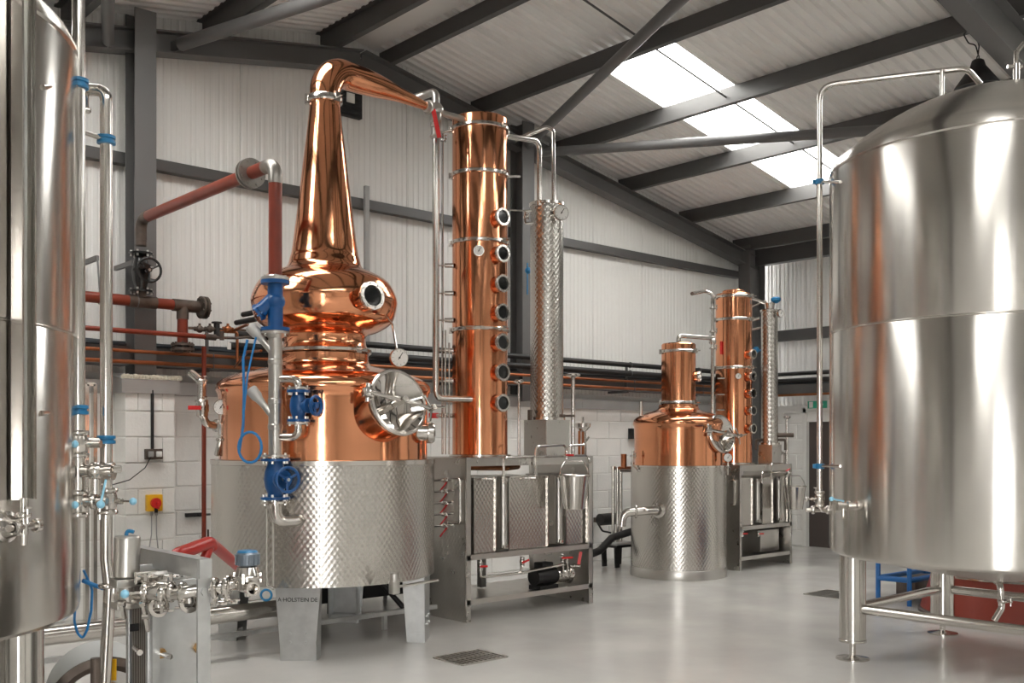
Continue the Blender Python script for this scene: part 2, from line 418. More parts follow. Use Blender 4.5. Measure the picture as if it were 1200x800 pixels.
for y in (3.46, -2.0):
    for x_, in ((XW1-.26,), (XW0+.2,)):
        o = i_beam((x_, y, 0), (x_, y, roof_z(x_, -.1)), .34, .18, EX, M_FRAME, 'column'); struct(o, 'grey portal column standing along the eave wall')
# purlins: cold-rolled zed sections on top of the rafters
PURL = [.37+1.29*i for i in range(6)]
for i, d in enumerate(PURL):
    for sgn in (1, -1):
        x_ = RX+sgn*d
        if x_ < XW0+.1: continue
        zb = roof_z(x_); b = MB()
        w = .012
        b.box((x_, (YW0+YW1)/2, zb+.10), (w, YW1-YW0, .20))
        b.box((x_-sgn*.032, (YW0+YW1)/2, zb+.006), (.065, YW1-YW0, .012)); b.box((x_+sgn*.032, (YW0+YW1)/2, zb+.194), (.065, YW1-YW0, .012))
        b.box((x_-sgn*.06, (YW0+YW1)/2, zb+.016), (.008, YW1-YW0, .03))
        struct(b.build('purlin', M_PURLIN, smooth=False), 'dark steel purlin running under the white roof liner')
# eaves beam
b = MB(); b.box((XW1-.12, (YW0+YW1)/2, roof_z(XW1)+.0), (.14, YW1-YW0, .24)); struct(b.build('eaves_beam', M_PURLIN, smooth=False), 'dark eaves beam above the far eave wall')
# ceiling of liner panels, one metre wide each, with rooflight strips
ceil = shell('ceiling'); ceil['label'] = 'white corrugated roof liner with bright rooflights'
def roof_panel(y0, y1, sgn, xa, xb, period=.12, d=.030, th=.05):
    b = MB(); n = round((y1-y0)/period); p = (y1-y0)/n; prof = []
    for i in range(n):
        a = y0+i*p; prof += [(a, 0), (a+p*.42, 0), (a+p*.54, d), (a+p*.88, d)]
    prof.append((y1, 0)); vs = []; fs = []; k = len(prof)
    za, zb = roof_z(xa, .20), roof_z(xb, .20)
    for y, h in prof: vs += [(xa, y, za+h), (xb, y, zb+h)]
    for i in range(k-1): fs.append((2*i, 2*i+2, 2*i+3, 2*i+1) if sgn > 0 else (2*i, 2*i+1, 2*i+3, 2*i+2))
    vs += [(xa, y0, za+th), (xb, y0, zb+th), (xa, y1, za+th), (xb, y1, zb+th)]; q = 2*k
    if th: fs += [(q, q+1, q+3, q+2), (0, 1, q+1, q), (2*k-2, q+2, q+3, 2*k-1)]
    return b.add(vs, fs)
edges = [YW0-.1, -7.6, -6.6, -5.6, -4.6, -3.64, -2.7, -1.75, -.9, 0, .85, 1.81, 2.7, 3.6, 4.5, 5.4, 6.26, 7.22, 8.2, YW1+.1]
for i in range(len(edges)-1):
    y0, y1 = edges[i], edges[i+1]
    lit = any(abs(y0-s[0]) < .01 for s in SKY_Y)
    for sgn in (1, -1):
        xe = XW1+.15 if sgn > 0 else XW0-.15
        if lit:
            s0, s1 = RX+sgn*1.715, RX+sgn*5.9
            roof_panel(y0, y1, sgn, RX, s0).build('liner_panel', M_ROOF, ceil)
            roof_panel(y0, y1, sgn, s1, xe).build('liner_panel', M_ROOF, ceil)
            q = roof_panel(y0, y1, sgn, s0, s1, th=0).build('rooflight_panel', M_SKYL, ceil); q['label'] = 'bright translucent rooflight sheet'
        else: roof_panel(y0, y1, sgn, RX, xe).build('liner_panel', M_ROOF, ceil)
b = MB(); b.add([(RX-.28, YW0, roof_z(RX-.28, .197)), (RX, YW0, roof_z(RX, .185)), (RX+.28, YW0, roof_z(RX+.28, .197)), (RX-.28, YW1, roof_z(RX-.28, .197)), (RX, YW1, roof_z(RX, .185)), (RX+.28, YW1, roof_z(RX+.28, .197))], [(0, 3, 4, 1), (1, 4, 5, 2)])
b.build('ridge_flashing', M_ROOF, ceil, False)
# sag rods between the purlins
for sgn in (1, -1):
    b = MB(); xa, xb = RX+sgn*.4, RX+sgn*6.8
    b.cyl((xa, 6.37, roof_z(xa, .10)), (xb, 6.37, roof_z(xb, .10)), .011, seg=6); struct(b.build('sag_rod', M_PURLIN), 'thin dark rod crossing below the bright rooflights' if sgn > 0 else 'thin dark rod on the roof slope over the loading side')
# roof bracing tubes
def brace(p0, p1, r, lab):
    b = MB(); b.cyl(p0, p1, r, seg=16); d = (V(p1)-V(p0)).normalized()
    b.bar(V(p0)-d*.12, V(p0)+d*.10, .012, .10); struct(b.build('brace', M_FRAME), lab)
brace((8.13, 8.72, 5.06), (6.05, 3.55, 5.42), .055, 'slanting grey brace tube from the column towards the ridge')
brace((8.28, 8.72, 5.00), (10.50, 3.55, 4.66), .055, 'long pale grey brace tube crossing under the rooflights')
brace((3.85, 8.72, 5.12), (5.75, 3.55, 5.42), .06, 'grey brace tube rising from the pier column to the ridge')
brace((3.20, 8.72, 4.98), (1.3, 3.55, 4.62), .05, 'grey brace tube behind the pier column')

# far eave wall --------------------------------------------------------
wr = shell('wall_eave'); wr['label'] = 'white eave wall with ribbed cladding over painted blocks and a door'
DY0, DY1, DZ = 6.45, 8.08, 2.02
b = MB()
for y0, y1, z0, z1 in ((YW0, DY0, 0, 2.04), (DY1, YW1, 0, 2.04), (DY0, DY1, DZ, 2.04)):
    b.box((XW1+.007+.09, (y0+y1)/2, (z0+z1)/2), (.18, y1-y0, z1-z0))
b.build('mortar_bed', M_MORTAR, wr, False)
block_wall(wr, (XW1, 8.87, 0), (0, -1, 0), 8.87-DY1, 9)
block_wall(wr, (XW1, DY0, 0), (0, -1, 0), 3.0, 9)
for c in (8,):
    t = DY1-.22
    while t > DY0+.2: instance(BM[.44], 'block', wr, (XW1+.05, t, .005+c*.225+.13), -PI/2); t -= .45
y = 9.12
while y > 1.5:
    y1 = y-1.0
    q = ribbed_panel(0, 1.0, 1.9, lambda t: roof_z(XW1, .215)).build('cladding_panel', M_WHITE, wr); q.location = (XW1+.13, y, 0); q.rotation_euler = (0, 0, -PI/2); y = y1
b = MB(); b.box((XW1+.16, (y+YW0)/2, 3.1), (.06, y-YW0, 2.7)); b.build('cladding_sheet', M_WHITE, wr, False)
b = MB(); b.box((XW1+.07, (YW0+YW1)/2, 3.13), (.09, YW1-YW0, .16)); b.build('girt', M_PURLIN, wr, False)
b = MB(); b.box((XW1+.05, (YW0+YW1)/2, 2.02), (.15, YW1-YW0, .10)); b.build('sill_flashing', M_WHITE, wr, False)
dr = shell('door_1'); dr.location = (XW1, (DY0+DY1)/2, 0); dr['label'] = 'brown grey double door in the far wall under the exit sign'
ym = (DY0+DY1)/2
b = MB()
for y in (DY0+.03, DY1-.03): b.box((XW1+.03, y, DZ/2), (.14, .06, DZ))
b.box((XW1+.03, ym, DZ-.03), (.14, DY1-DY0, .06)); b.build('door_frame', M_PLASTIC, dr, False)
for y0, y1 in ((DY0+.065, ym-.003), (ym+.003, DY1-.065)):
    b = MB(); b.box((XW1+.06, (y0+y1)/2, (DZ-.06)/2), (.05, y1-y0, DZ-.06))
    lf = b.build('door_leaf', M_DOOR, dr, False)
    b = MB(); b.box((XW1+.03, y0+.12 if y0 > ym else y1-.12, 1.02), (.02, .03, .22)); b.tube([(XW1+.03, (y0+.12 if y0 > ym else y1-.12), .98), (XW1-.02, (y0+.12 if y0 > ym else y1-.12), .98), (XW1-.02, (y0+.24 if y0 > ym else y1-.24), .98)], .01, 8)
    b.build('handle', M_STEEL, lf)
# loading-side eave wall and rear gable (behind the camera): they carry the open loading door
wl = shell('wall_loading'); wl['label'] = 'white eave wall with the open loading door'
b = MB(); zt = roof_z(XW0, .2)
for y0, y1, z0, z1 in ((YW0, DOOR_Y[0], 0, zt), (DOOR_Y[1], YW1, 0, zt), (DOOR_Y[0], DOOR_Y[1], DOOR_H, zt)):
    b.box((XW0-.1, (y0+y1)/2, (z0+z1)/2), (.2, y1-y0, z1-z0))
b.build('cladding_sheet', M_WHITE, wl, False)
b = MB()
for y in DOOR_Y: b.box((XW0-.02, y, DOOR_H/2), (.3, .1, DOOR_H))
b.box((XW0-.02, sum(DOOR_Y)/2, DOOR_H+.1), (.35, DOOR_Y[1]-DOOR_Y[0]+.1, .3)); b.build('door_track', M_FRAME, wl, False)
wb = shell('wall_rear'); wb['label'] = 'white gable wall opposite the stills'
b = MB(); P_ = [(XW0-.2, 0), (XW1+.2, 0), (XW1+.2, roof_z(XW1, .2)), (RX, roof_z(RX, .2)), (XW0-.2, roof_z(XW0, .2))]
b.add([(x, YW0, z) for x, z in P_]+[(x, YW0-.15, z) for x, z in P_], [(0, 1, 2, 3, 4), (9, 8, 7, 6, 5)]+[(i, i+5, (i+1) % 5+5, (i+1) % 5) for i in range(5)]); b.build('cladding_sheet', M_WHITE, wb, False)
# ------------------------------------------------------------------ fittings shared by the stills
TOCAM = V((-CA, -SA, 0)); RIGHT = V((SA, -CA, 0))
def gauge(parent, c, n, R, stem=None, name='gauge'):
    n = V(n).normalized(); c = V(c); b = MB()
    b.lathe([(R*.9, -.03), (R, -.026), (R, 0), (R*.97, .006), (R*.9, .006), (R*.9, .001)], c, n, 28)
    if stem: b.tube([c-n*.02]+[V(p) for p in stem], .008, 8)
    g = b.build(name, M_STEEL, parent)
    b = MB(); b.lathe([(R*.9, .0), (R*.9, .003)], c, n, 28); b.build('dial', M_DIAL, g)
    u, w, _ = frame_of(n); d = (u*.5+w*.8).normalized(); b = MB()
    b.bar(c+n*.006-d*R*.25, c+n*.006+d*R*.68, R*.07, .002, n); b.cyl(c+n*.004, c+n*.009, R*.1, seg=10)
    for k in range(9):
        a = PI*(.75+1.5*k/8)-PI/2; e = u*math.cos(a)+w*math.sin(a); b.bar(c+n*.0045+e*R*.68, c+n*.0045+e*R*.82, R*.04, .001, n)
    b.build('needle', M_BLACK, g)['kind'] = 'stuff'
    return g
def porthole(parent, c, n, R, depth=.08, collar=M_COPPER):
    """sight glass: copper stub, steel ring with bolts, dark pane"""
    n = V(n).normalized(); c = V(c); b = MB()
    b.lathe([(R*.74, -.004), (R*1.0, -.004), (R*1.02, .004), (R*1.02, .022), (R*.98, .028), (R*.74, .028), (R*.70, .018), (R*.70, -.004)], c, n, 32, False)
    p = b.build('porthole', M_STEEL, parent)
    b = MB(); b.lathe([(R*.86, -depth), (R*.86, -.004)], c, n, 32, False); b.build('collar', collar, p)
    b = MB(); b.lathe([(1e-5, .014), (R*.71, .014)], c, n, 32, False); b.build('pane', M_GLASS, p)
    b = MB(); u, w, _ = frame_of(n)
    for k in range(8):
        a = 2*PI*k/8+.2; q = c+(u*math.cos(a)+w*math.sin(a))*R*.87; b.cyl(q+n*.027, q+n*.034, R*.06, seg=6)
    b.build('bolt_circle', M_SATIN, p)['kind'] = 'stuff'
    return p
def ring(parent, c, R, h=.03, r=.016, m=None, name='clamp_ring'):
    """bolted clamp ring with a bead on either side and a latch"""
    b = MB(); c = V(c)
    b.lathe([(R-.01, -h*.5), (R+r*.8, -h*.5), (R+r*1.2, -h*.3), (R+r*1.2, h*.3), (R+r*.8, h*.5), (R-.01, h*.5)], c, UP, 48, False)
    d = RIGHT*.8+TOCAM*.6; q = c+d*(R+r*1.2); b.box(q, (.03, .05, h*1.5), rz=math.atan2(d.y, d.x)); b.cyl(q, q+d*.06, .006, seg=8)
    q = c-RIGHT*(R+r*1.1)+TOCAM*.02; b.box(q, (.03, .04, h*1.5), rz=math.atan2(RIGHT.y, RIGHT.x))
    return b.build(name, m or M_STEEL, parent)
def flange(b, c, n, R, t=.016, bolts=8, br=.008):
    n = V(n).normalized(); c = V(c); b.cyl(c-n*t/2, c+n*t/2, R, seg=28); u, w, _ = frame_of(n)
    for k in range(bolts):
        a = 2*PI*(k+.5)/bolts; q = c+(u*math.cos(a)+w*math.sin(a))*R*.8; b.cyl(q-n*(t*.5+.012), q+n*(t*.5+.012), br, seg=6)
def clamp(b, c, n, R, wing=None):
    """tri-clamp around a tube"""
    n = V(n).normalized(); c = V(c); b.lathe([(R*1.0, -.012), (R*1.45, -.010), (R*1.6, -.004), (R*1.6, .004), (R*1.45, .010), (R*1.0, .012)], c, n, 20, False)
    d = V(wing) if wing is not None else frame_of(n)[0]; d = d.normalized()
    b.bar(c+d*R*1.5, c+d*(R*1.5+.03), .014, .012, n); b.cyl(c+d*(R*1.5+.02)-n*.03, c+d*(R*1.5+.02)+n*.03, .005, seg=8)
    b.box(c+d*(R*1.5+.02)+n*.03, (.022, .022, .008))
def butterfly(parent, c, axis, R, lever, m_knob=M_BLUEL, name='butterfly_valve', clamps=True):
    """sanitary valve in a tube: two clamps, waist, lever with a pale blue ball"""
    axis = V(axis).normalized(); c = V(c); lever = V(lever); b = MB()
    b.lathe([(R, -.045), (R*1.35, -.035), (R*1.5, -.012), (R*1.5, .012), (R*1.35, .035), (R, .045)], c, axis, 20, False)
    if clamps:
        for s in (-1, 1): clamp(b, c+axis*s*.05, axis, R, lever.cross(axis))
    L = lever.normalized(); b.cyl(c+L*R*1.2, c+L*(R*1.5+.03), .014, seg=10)
    v = b.build(name, M_STEEL, parent)
    b = MB(); b.tube([c+L*(R*1.5+.02), c+lever], .005, 8); b.build('lever', M_STEEL, v)
    b = MB(); b.ball(c+lever, .017); b.build('knob', m_knob, v)
    return v
def ball_valve(parent, c, axis, R, lever, m=M_REDB, name='ball_valve', body=M_STEEL):
    axis = V(axis).normalized(); c = V(c); lever = V(lever); b = MB()
    b.lathe([(R, -R*2.6), (R*1.35, -R*2.5), (R*1.35, -R*1.7), (R*1.0, -R*1.5), (R*1.5, -R*.9), (R*1.6, 0), (R*1.5, R*.9), (R*1.0, R*1.5), (R*1.35, R*1.7), (R*1.35, R*2.5), (R, R*2.6)], c, axis, 12)
    u = frame_of(lever.cross(axis) if lever.cross(axis).length > .001 else UP)[2]
    b.cyl(c, c+u*R*2.2, R*.35, seg=8); v = b.build(name, body, parent)
    b = MB(); q = c+u*R*2.2; b.bar(q-lever*.25, q+lever, R*1.1, R*.4, u); b.build('lever', m, v)
    return v
def handwheel(b, c, n, R, r=.009, spokes=3):
    n = V(n).normalized(); c = V(c); b.torus(c, n, R, r, 28, 8); u, w, _ = frame_of(n)
    for k in range(spokes):
        a = 2*PI*k/spokes+.5; b.tube([c-n*.01, c+(u*math.cos(a)+w*math.sin(a))*R], r*.8, 6)
    b.cyl(c-n*.02, c+n*.012, r*2, seg=10)
def globe_valve(parent, c, axis, H, FR, wheel_dir, WR, m=M_BLUE, name='globe_valve'):
    """flanged cast valve: two round flanges, bulged body, bonnet and handwheel to the side"""
    axis = V(axis).normalized(); c = V(c); wd = V(wheel_dir).normalized(); b = MB()
    b.lathe([(FR*.50, -H*.47), (FR*.52, -H*.36), (FR*.70, -H*.2), (FR*.78, 0), (FR*.70, H*.2), (FR*.52, H*.36), (FR*.50, H*.47)], c, axis, 24)
    b.cyl(c, c+wd*FR*1.15, FR*.55, FR*.5, 20); b.cyl(c+wd*FR*.95, c+wd*FR*1.15, FR*.66, seg=20)
    v = b.build(name, m, parent)
    for s in (-1, 1):
        b = MB(); b.cyl(c+axis*s*(H/2-.018), c+axis*s*H/2, FR, seg=28); b.build('flange', m, v)
        b = MB(); u, w, _ = frame_of(axis)
        for k in range(6):
            a = 2*PI*(k+.3)/6; q = c+axis*s*(H/2-.01)+(u*math.cos(a)+w*math.sin(a))*FR*.82; b.cyl(q-axis*.026, q+axis*.026, .009, seg=6)
        b.build('bolt_circle', M_SATIN, v)['kind'] = 'stuff'
    b = MB(); handwheel(b, c+wd*FR*1.85, wd, WR, .011); b.build('handwheel', m, v)
    b = MB(); b.cyl(c+wd*FR*1.1, c+wd*FR*1.98, .012, seg=10); b.build('spindle', M_SATIN, v)
    return v
def manway(parent, c, n, R, back, R2):
    """copper collar running back into the pot, polished dished lid with cross bar, wheel arms and hinge"""
    n = V(n).normalized(); c = V(c); b = MB()
    b.lathe([(R2*1.06, -back), (R2, -back*.82), (R2*.985, -.02), (R2*1.03, -.015)], c, n, 48, False)
    col = b.build('manway_collar', M_COPPER, parent)
    b = MB(); b.lathe([(R*.90, -.035), (R*1.02, -.035), (R*1.04, -.02), (R*1.04, .0), (R*1.0, .012), (R*.93, .014), (R*.90, .004)], c, n, 48, False)
    b.build('rim', M_STEEL, col)
    b = MB(); b.lathe([(R*.93, .012), (R*.80, -.004), (R*.6, -.030), (R*.35, -.048), (1e-5, -.055)], c, n, 48, False)
    lid = b.build('manway_lid', M_MIRROR, parent)
    u, w, _ = frame_of(n); b = MB()
    hz = (RIGHT-n*RIGHT.dot(n)).normalized()
    b.tube([c-hz*R*1.12+n*.02, c-hz*R*.5+n*.035, c+n*.05, c+hz*R*.6+n*.06, c+hz*R*1.1+n*.05], .016, 8); b.cyl(c-n*.05, c+n*.09, .024, seg=12)
    b.build('cross_bar', M_STEEL, lid)
    b = MB(); p = c+hz*R*1.05+n*.06; vz = n.cross(hz)
    for a in (.3, 2.4, 4.5): b.tube([p, p+hz*math.cos(a)*.11+vz*math.sin(a)*.11+n*.02], .008, 6)
    b.cyl(p-n*.02, p+n*.04, .02, seg=10); b.build('clamp_star', M_STEEL, lid)
    b = MB(); q = c-hz*R*1.1; b.box(q, (.07, .07, .07), R=Matrix((hz, vz, n)).transposed(), bev=.01); b.cyl(q-vz*.07, q+vz*.07, .018, seg=12); b.build('hinge', M_STEEL, lid)
    return col
def lerp_prof(pts, n=6):
    """Catmull-Rom through (r, z) points"""
    P = [V((p[0], p[1], 0)) for p in pts]; out = []
    for i in range(len(P)-1):
        p0 = P[max(i-1, 0)]; p1 = P[i]; p2 = P[i+1]; p3 = P[min(i+2, len(P)-1)]
        for k in range(n):
            t = k/n; q = .5*((2*p1)+(p2-p0)*t+(2*p0-5*p1+4*p2-p3)*t*t+(3*p1-p0-3*p2+p3)*t**3); out.append((max(q.x, 1e-5), q.y))
    out.append(pts[-1]); return out

def quilt_shell(b, C, R, z0, z1, pu=.041, pv=.058, depth=.0010, q=6):
    """drum wall pressed into a staggered lozenge relief, as real geometry"""
    nu = round(2*PI*R/pu); N = nu*q; nv = max(2, round((z1-z0)/pv*q)); vs = []; fs = []
    for j in range(nv+1):
        z = z0+(z1-z0)*j/nv; cv = math.cos(2*PI*z/pv)
        for i in range(N):
            a = 2*PI*i/N; r = R+depth*cv*math.cos(a*nu); vs.append((C.x+r*math.cos(a), C.y+r*math.sin(a), z))
    for j in range(nv):
        for i in range(N): i2 = (i+1) % N; fs.append((j*N+i, j*N+i2, (j+1)*N+i2, (j+1)*N+i))
    return b.add(vs, fs)
def quilt_sheet(b, o, u, v, w, h, pu=.041, pv=.058, depth=.0013, q=5):
    """flat plate pressed into the same relief, rising along u x v"""
    o, u, v = V(o), V(u), V(v); n = u.cross(v); nu = max(2, round(w/pu*q)); nv = max(2, round(h/pv*q)); vs = []; fs = []
    for j in range(nv+1):
        for i in range(nu+1):
            x, y = w*i/nu, h*j/nv; vs.append(o+u*x+v*y+n*(depth*math.cos(2*PI*x/pu)*math.cos(2*PI*y/pv)))
    for j in range(nv):
        for i in range(nu): a = j*(nu+1)+i; fs.append((a, a+1, a+nu+2, a+nu+1))
    return b.add(vs, fs)
# ------------------------------------------------------------------ the big pot still
C1 = V((4.16, 6.78, 0)); R1 = .85
st = thing('pot_still', 'large copper pot still with swan neck on a quilted steel jacket', 'pot still', C1)
b = MB(); quilt_shell(b, C1, R1, .515, 1.375); b.build('jacket', M_QUILTD, st, label='quilted stainless steel jacket')
b = MB(); b.lathe([(R1+.001, 1.362), (R1+.008, 1.365), (R1+.008, 1.398), (R1-.002, 1.402), (.79, 1.402)], C1, UP, 96, False); b.build('jacket_rim', M_STEEL, st)
b = MB(); b.lathe([(1e-5, .47), (.5, .49), (.84, .52)], C1, UP, 64, False); b.build('jacket_base', M_SATIN, st)
b = MB(); a = -2.55; b.bar(C1+V((math.cos(a)*(R1+.004), math.sin(a)*(R1+.004), .5)), C1+V((math.cos(a)*(R1+.004), math.sin(a)*(R1+.004), 1.38)), .012, .01); b.build('jacket_seam', M_SATIN, st)
pot = lerp_prof([(.795, 1.40), (.795, 1.60), (.80, 1.86), (.822, 1.93), (.80, 1.985), (.70, 2.04), (.52, 2.085), (.39, 2.115), (.345, 2.14), (.34, 2.21)], 6)
b = MB(); b.lathe(pot, C1, UP, 96, False); b.build('pot', M_COPPER, st, label='polished copper pot')
ring(st, C1+V((0, 0, 2.235)), .345, .035, .014, name='flange_ring')
bulb = lerp_prof([(.335, 2.25), (.315, 2.30), (.325, 2.365), (.42, 2.40), (.52, 2.47), (.558, 2.58), (.556, 2.66), (.50, 2.77), (.40, 2.835), (.315, 2.868)], 7)
b = MB(); b.lathe(bulb, C1, UP, 96, False); b.build('boil_ball', M_COPPER, st, label='bulging copper boil ball')
neck = lerp_prof([(.315, 2.868), (.285, 2.90), (.268, 2.96), (.250, 3.04), (.205, 3.40), (.160, 3.78), (.122, 4.10), (.118, 4.19)], 5)
b = MB(); b.lathe(neck, C1, UP, 64, False); b.build('neck', M_COPPER, st, label='tapering copper neck')
ring(st, C1+V((0, 0, 4.195)), .12, .05, .014, name='flange_ring')
LE = V((5.30, 6.98, 0)); ld = (LE-C1); LL = ld.length; ld.normalize()
pts = []; rs = []
for i in range(5): pts.append(C1+V((0, 0, 4.19+.012*i))); rs.append(.118)
Rb = .215
for i in range(1, 15):
    a = PI/2*i/14; pts.append(C1+V((0, 0, 4.238))+ld*Rb*(1-math.cos(a))+UP*Rb*math.sin(a)); rs.append(.118+.006*math.sin(a*2)-.004*a)
for i in range(1, 25):
    t = i/24; s_ = Rb+(LL-Rb)*t; pts.append(C1+ld*s_+UP*(4.453+.012*math.sin(t*PI))); rs.append(.112*(1-t)+.034*t + .012*math.sin(PI*min(t*1.6, 1)))
b = MB(); b.tube(pts, rs, 40); b.build('lyne_arm', M_COPPER, st, label='tapering copper swan neck arm')
# legs: folded plates turned outwards, lettered on the one towards the grate
def leg_mesh(ang):
    d = V((math.cos(ang), math.sin(ang), 0)); t = V((-d.y, d.x, 0)); o = C1+d*.79; b = MB()
    wt, wb_, h = .165, .122, .56
    for sgn in (0,):
        b.prism([(-wb_, .0), (wb_, .0), (wb_+.002, .07), (wt, h), (-wt, h), (-wb_-.002, .07)], o, t, UP, .012)
    for q in (-1, 1): b.prism([(0, 0), (.13, 0), (.17, h), (0, h)], o+t*q*(wb_-.006), -d, UP, .012)
    b.box(o+UP*.035-d*.05, (.11, wb_*2+.01, .07), rz=math.atan2(d.y, d.x))
    return b, d, t, o
for i, a in enumerate((-135, -45, 45, 135)):
    b, d, t, o = leg_mesh(math.radians(a)); lg = b.build('leg', M_GALV, st, False)
    bb = MB()
    for dx in (-.055, .055):
        for dz in (.13, .19): q = o+t*dx+UP*dz+d*.012; bb.cyl(q, q+d*.014, .011, seg=6)
    bb.build('bolt_square', M_GALV, lg)['kind'] = 'stuff'
    if i == 0:
        fc = bpy.data.curves.new('lettering', 'FONT'); fc.body = 'A·HOLSTEIN DE'; fc.size = .040; fc.align_x = 'CENTER'; fc.extrude = .001
        tmp = bpy.data.objects.new('lettering_curve', fc); COL.objects.link(tmp); dg = bpy.context.evaluated_depsgraph_get(); dg.update()
        tme = bpy.data.meshes.new_from_object(tmp.evaluated_get(dg)); bpy.data.objects.remove(tmp); tme.materials.clear(); tme.materials.append(M_BLACK)
        fo = bpy.data.objects.new('lettering', tme); COL.objects.link(fo); fo.parent = lg; fo['kind'] = 'stuff'
        fo.matrix_local = Matrix.Translation(o+d*.016+UP*.415-C1) @ Matrix((t, UP, d)).transposed().to_4x4()
# manway, sight glass, gauges, nozzles
LID = PD(467, 471, 7.1); manway(st, LID, (0.02, -1, .25), .236, .30, .232)
porthole(st, PD(434.5, 347, 7.32), (.03, -1, .12), .105, .1)
gauge(st, PD(468, 419, 7.45), (-.3, -1, 0), .070, [PD(463, 400, 7.5), PD(460, 380, 7.55), PD(452, 370, 7.62)])
b = MB(); p = PD(500, 507, 7.62); b.lathe([(.06, -.14), (.06, .0), (.078, .0), (.08, .01), (.08, .04), (.07, .055), (1e-5, .06)], p, (.9, -.45, 0), 28); b.build('nozzle_cap', M_STEEL, st)
# relief line with its red valve and gauge on the far shoulder
q0 = PD(266, 500, 7.75); q1 = PD(240, 497, 7.55); q2 = PD(236, 470, 7.55); q3 = PD(236, 446, 7.55); q4 = PD(223, 436, 7.55)
b = MB(); b.tube([q0, q1, q2, q3, q4], .030, 14, .07); clamp(b, q2, UP, .030); clamp(b, q3, UP, .028); clamp(b, (q0+q1)/2, (q0-q1), .03); rl = b.build('relief_line', M_STEEL, st)
b = MB(); q = PD(237, 478, 7.55); b.lathe([(.03, -.07), (.044, -.06), (.044, -.035), (.05, -.02), (.05, .02), (.044, .035), (.044, .06), (.03, .07)], q, UP, 16); b.cyl(q, q+TOCAM*.075, .016, seg=10); v_ = b.build('ball_valve', M_STEEL, st)
b = MB(); b.bar(q+TOCAM*.075+RIGHT*.015, q+TOCAM*.08-RIGHT*.08, .030, .014, TOCAM); b.build('lever', M_REDB, v_)
gauge(st, PD(259, 477, 7.4), TOCAM, .058, [PD(258, 497, 7.45)])
b = MB(); b.tube([PD(258, 497, 7.45), PD(258, 515, 7.45), PD(254, 533, 7.5)], .020, 10); clamp(b, PD(258, 515, 7.45), UP, .02); b.build('drain_nozzle', M_STEEL, st)
# drain valve with long handle below the jacket
b = MB(); p = PD(462, 688, 6.95); b.box(p, (.06, .06, .09), bev=.008); b.cyl(p+UP*.02, p+UP*.1, .03, seg=14); b.bar(p, p+V((.36, -.02, .02)), .012, .04, V((0, 1, 0))); b.build('drain_valve', M_SATIN, st)
b = MB(); b.cyl(PD(312.5, 596, 6.83), PD(312.5, 688, 6.83), .009, seg=8); b.tube([PD(312.5, 686, 6.83), PD(324, 689, 6.83)], .006, 6); b.build('drain_tube', M_STEEL, st)
b = MB(); p = PD(312, 697, 6.83); b.torus(p, TOCAM, .036, .008, 24, 8); b.build('hanging_tag_ring', M_BLUEC, st)

# ------------------------------------------------------------------ steam line: red oxide pipe over the still, blue valves down its side
SX, SY = 3.40, 6.18
sl = thing('steam_pipe', 'red oxide steam pipe with blue valves running down beside the pot still', 'steam pipe', (SX, SY, 0))
zA = 3.44; ztv = PD(322, 328, 6.87).z
b = MB(); b.cyl((SX, SY, ztv+.02), (SX, SY, zA-.13), .046, seg=20); b.build('pipe', M_RED, sl, label='red oxide riser pipe')
b = MB(); b.tube([(SX, SY, zA-.14), (SX, SY, zA), (SX, SY+.14, zA)], .048, 18, .11); b.build('elbow', M_RAW, sl)
b = MB(); b.cyl((SX, SY+.13, zA), (SX, 8.36, zA), .046, seg=20); b.build('pipe', M_RED, sl, label='red oxide pipe crossing to the wall')
b = MB(); flange(b, (SX, SY+.34, zA), EY, .105, .022, 8, .010); flange(b, (SX, SY+.375, zA), EY, .105, .022, 8, .010); b.build('flange', M_RAW, sl)
b = MB(); b.tube([(SX, 8.34, zA), (SX, 8.50, zA), (SX, 8.50, zA-.18)], .048, 16, .1); b.cyl((SX, 8.50, zA-.16), (SX, 8.50, zA-.23), .045, seg=16); b.build('elbow', M_IRON, sl)
# wall header with the black handwheel valve
zH = PY(140, 351, 8.5).z; zv = (zA-.25+zH)/2+.02
globe_valve(sl, (SX, 8.50, zv), UP, .34, .10, RIGHT*.6+TOCAM*.7, .10, M_BLACKG, 'gate_valve')
b = MB(); b.box((SX+.06, 8.38, zv-.01), (.07, .012, .10), rz=.5); b.build('valve_tag', M_PLASTIC, sl)
b = MB(); b.cyl((SX, 8.5, zH+.04), (SX, 8.5, zv-.16), .046, seg=16); b.cyl((SX-.11, 8.5, zH), (SX+.13, 8.5, zH), .054, seg=18); b.build('tee', M_IRON, sl)
xT = PY(214, 357, 8.5).x; xF = PY(236, 361, 8.5).x
b = MB(); b.cyl((XW0+.3, 8.5, zH), (SX-.1, 8.5, zH), .046, seg=18); b.build('pipe', M_RED, sl)
b = MB(); b.cyl((SX+.12, 8.5, zH), (xT-.08, 8.5, zH), .046, seg=18); b.build('pipe', M_RED, sl)
b = MB(); b.cyl((xT-.09, 8.5, zH), (xF-.03, 8.5, zH), .054, seg=18); b.cyl((xT, 8.5, zH), (xT, 8.5, zH-.12), .052, seg=18); b.build('tee', M_IRON, sl)
zF = PY(214, 404, 8.5).z
b = MB(); b.cyl((xT, 8.5, zH-.11), (xT, 8.5, zF+.02), .046, seg=18); b.build('pipe', M_RED, sl)
b = MB(); flange(b, (xT, 8.5, zF), UP, .10, .02, 8, .010); flange(b, (xT, 8.5, zF-.04), UP, .10, .02, 8, .010); b.build('flange', M_IRON, sl)
b = MB(); flange(b, (xF, 8.5, zH), EX, .10, .02, 8, .010); flange(b, (xF+.035, 8.5, zH), EX, .10, .022, 8, .010); b.build('blind_flange', M_IRON, sl)
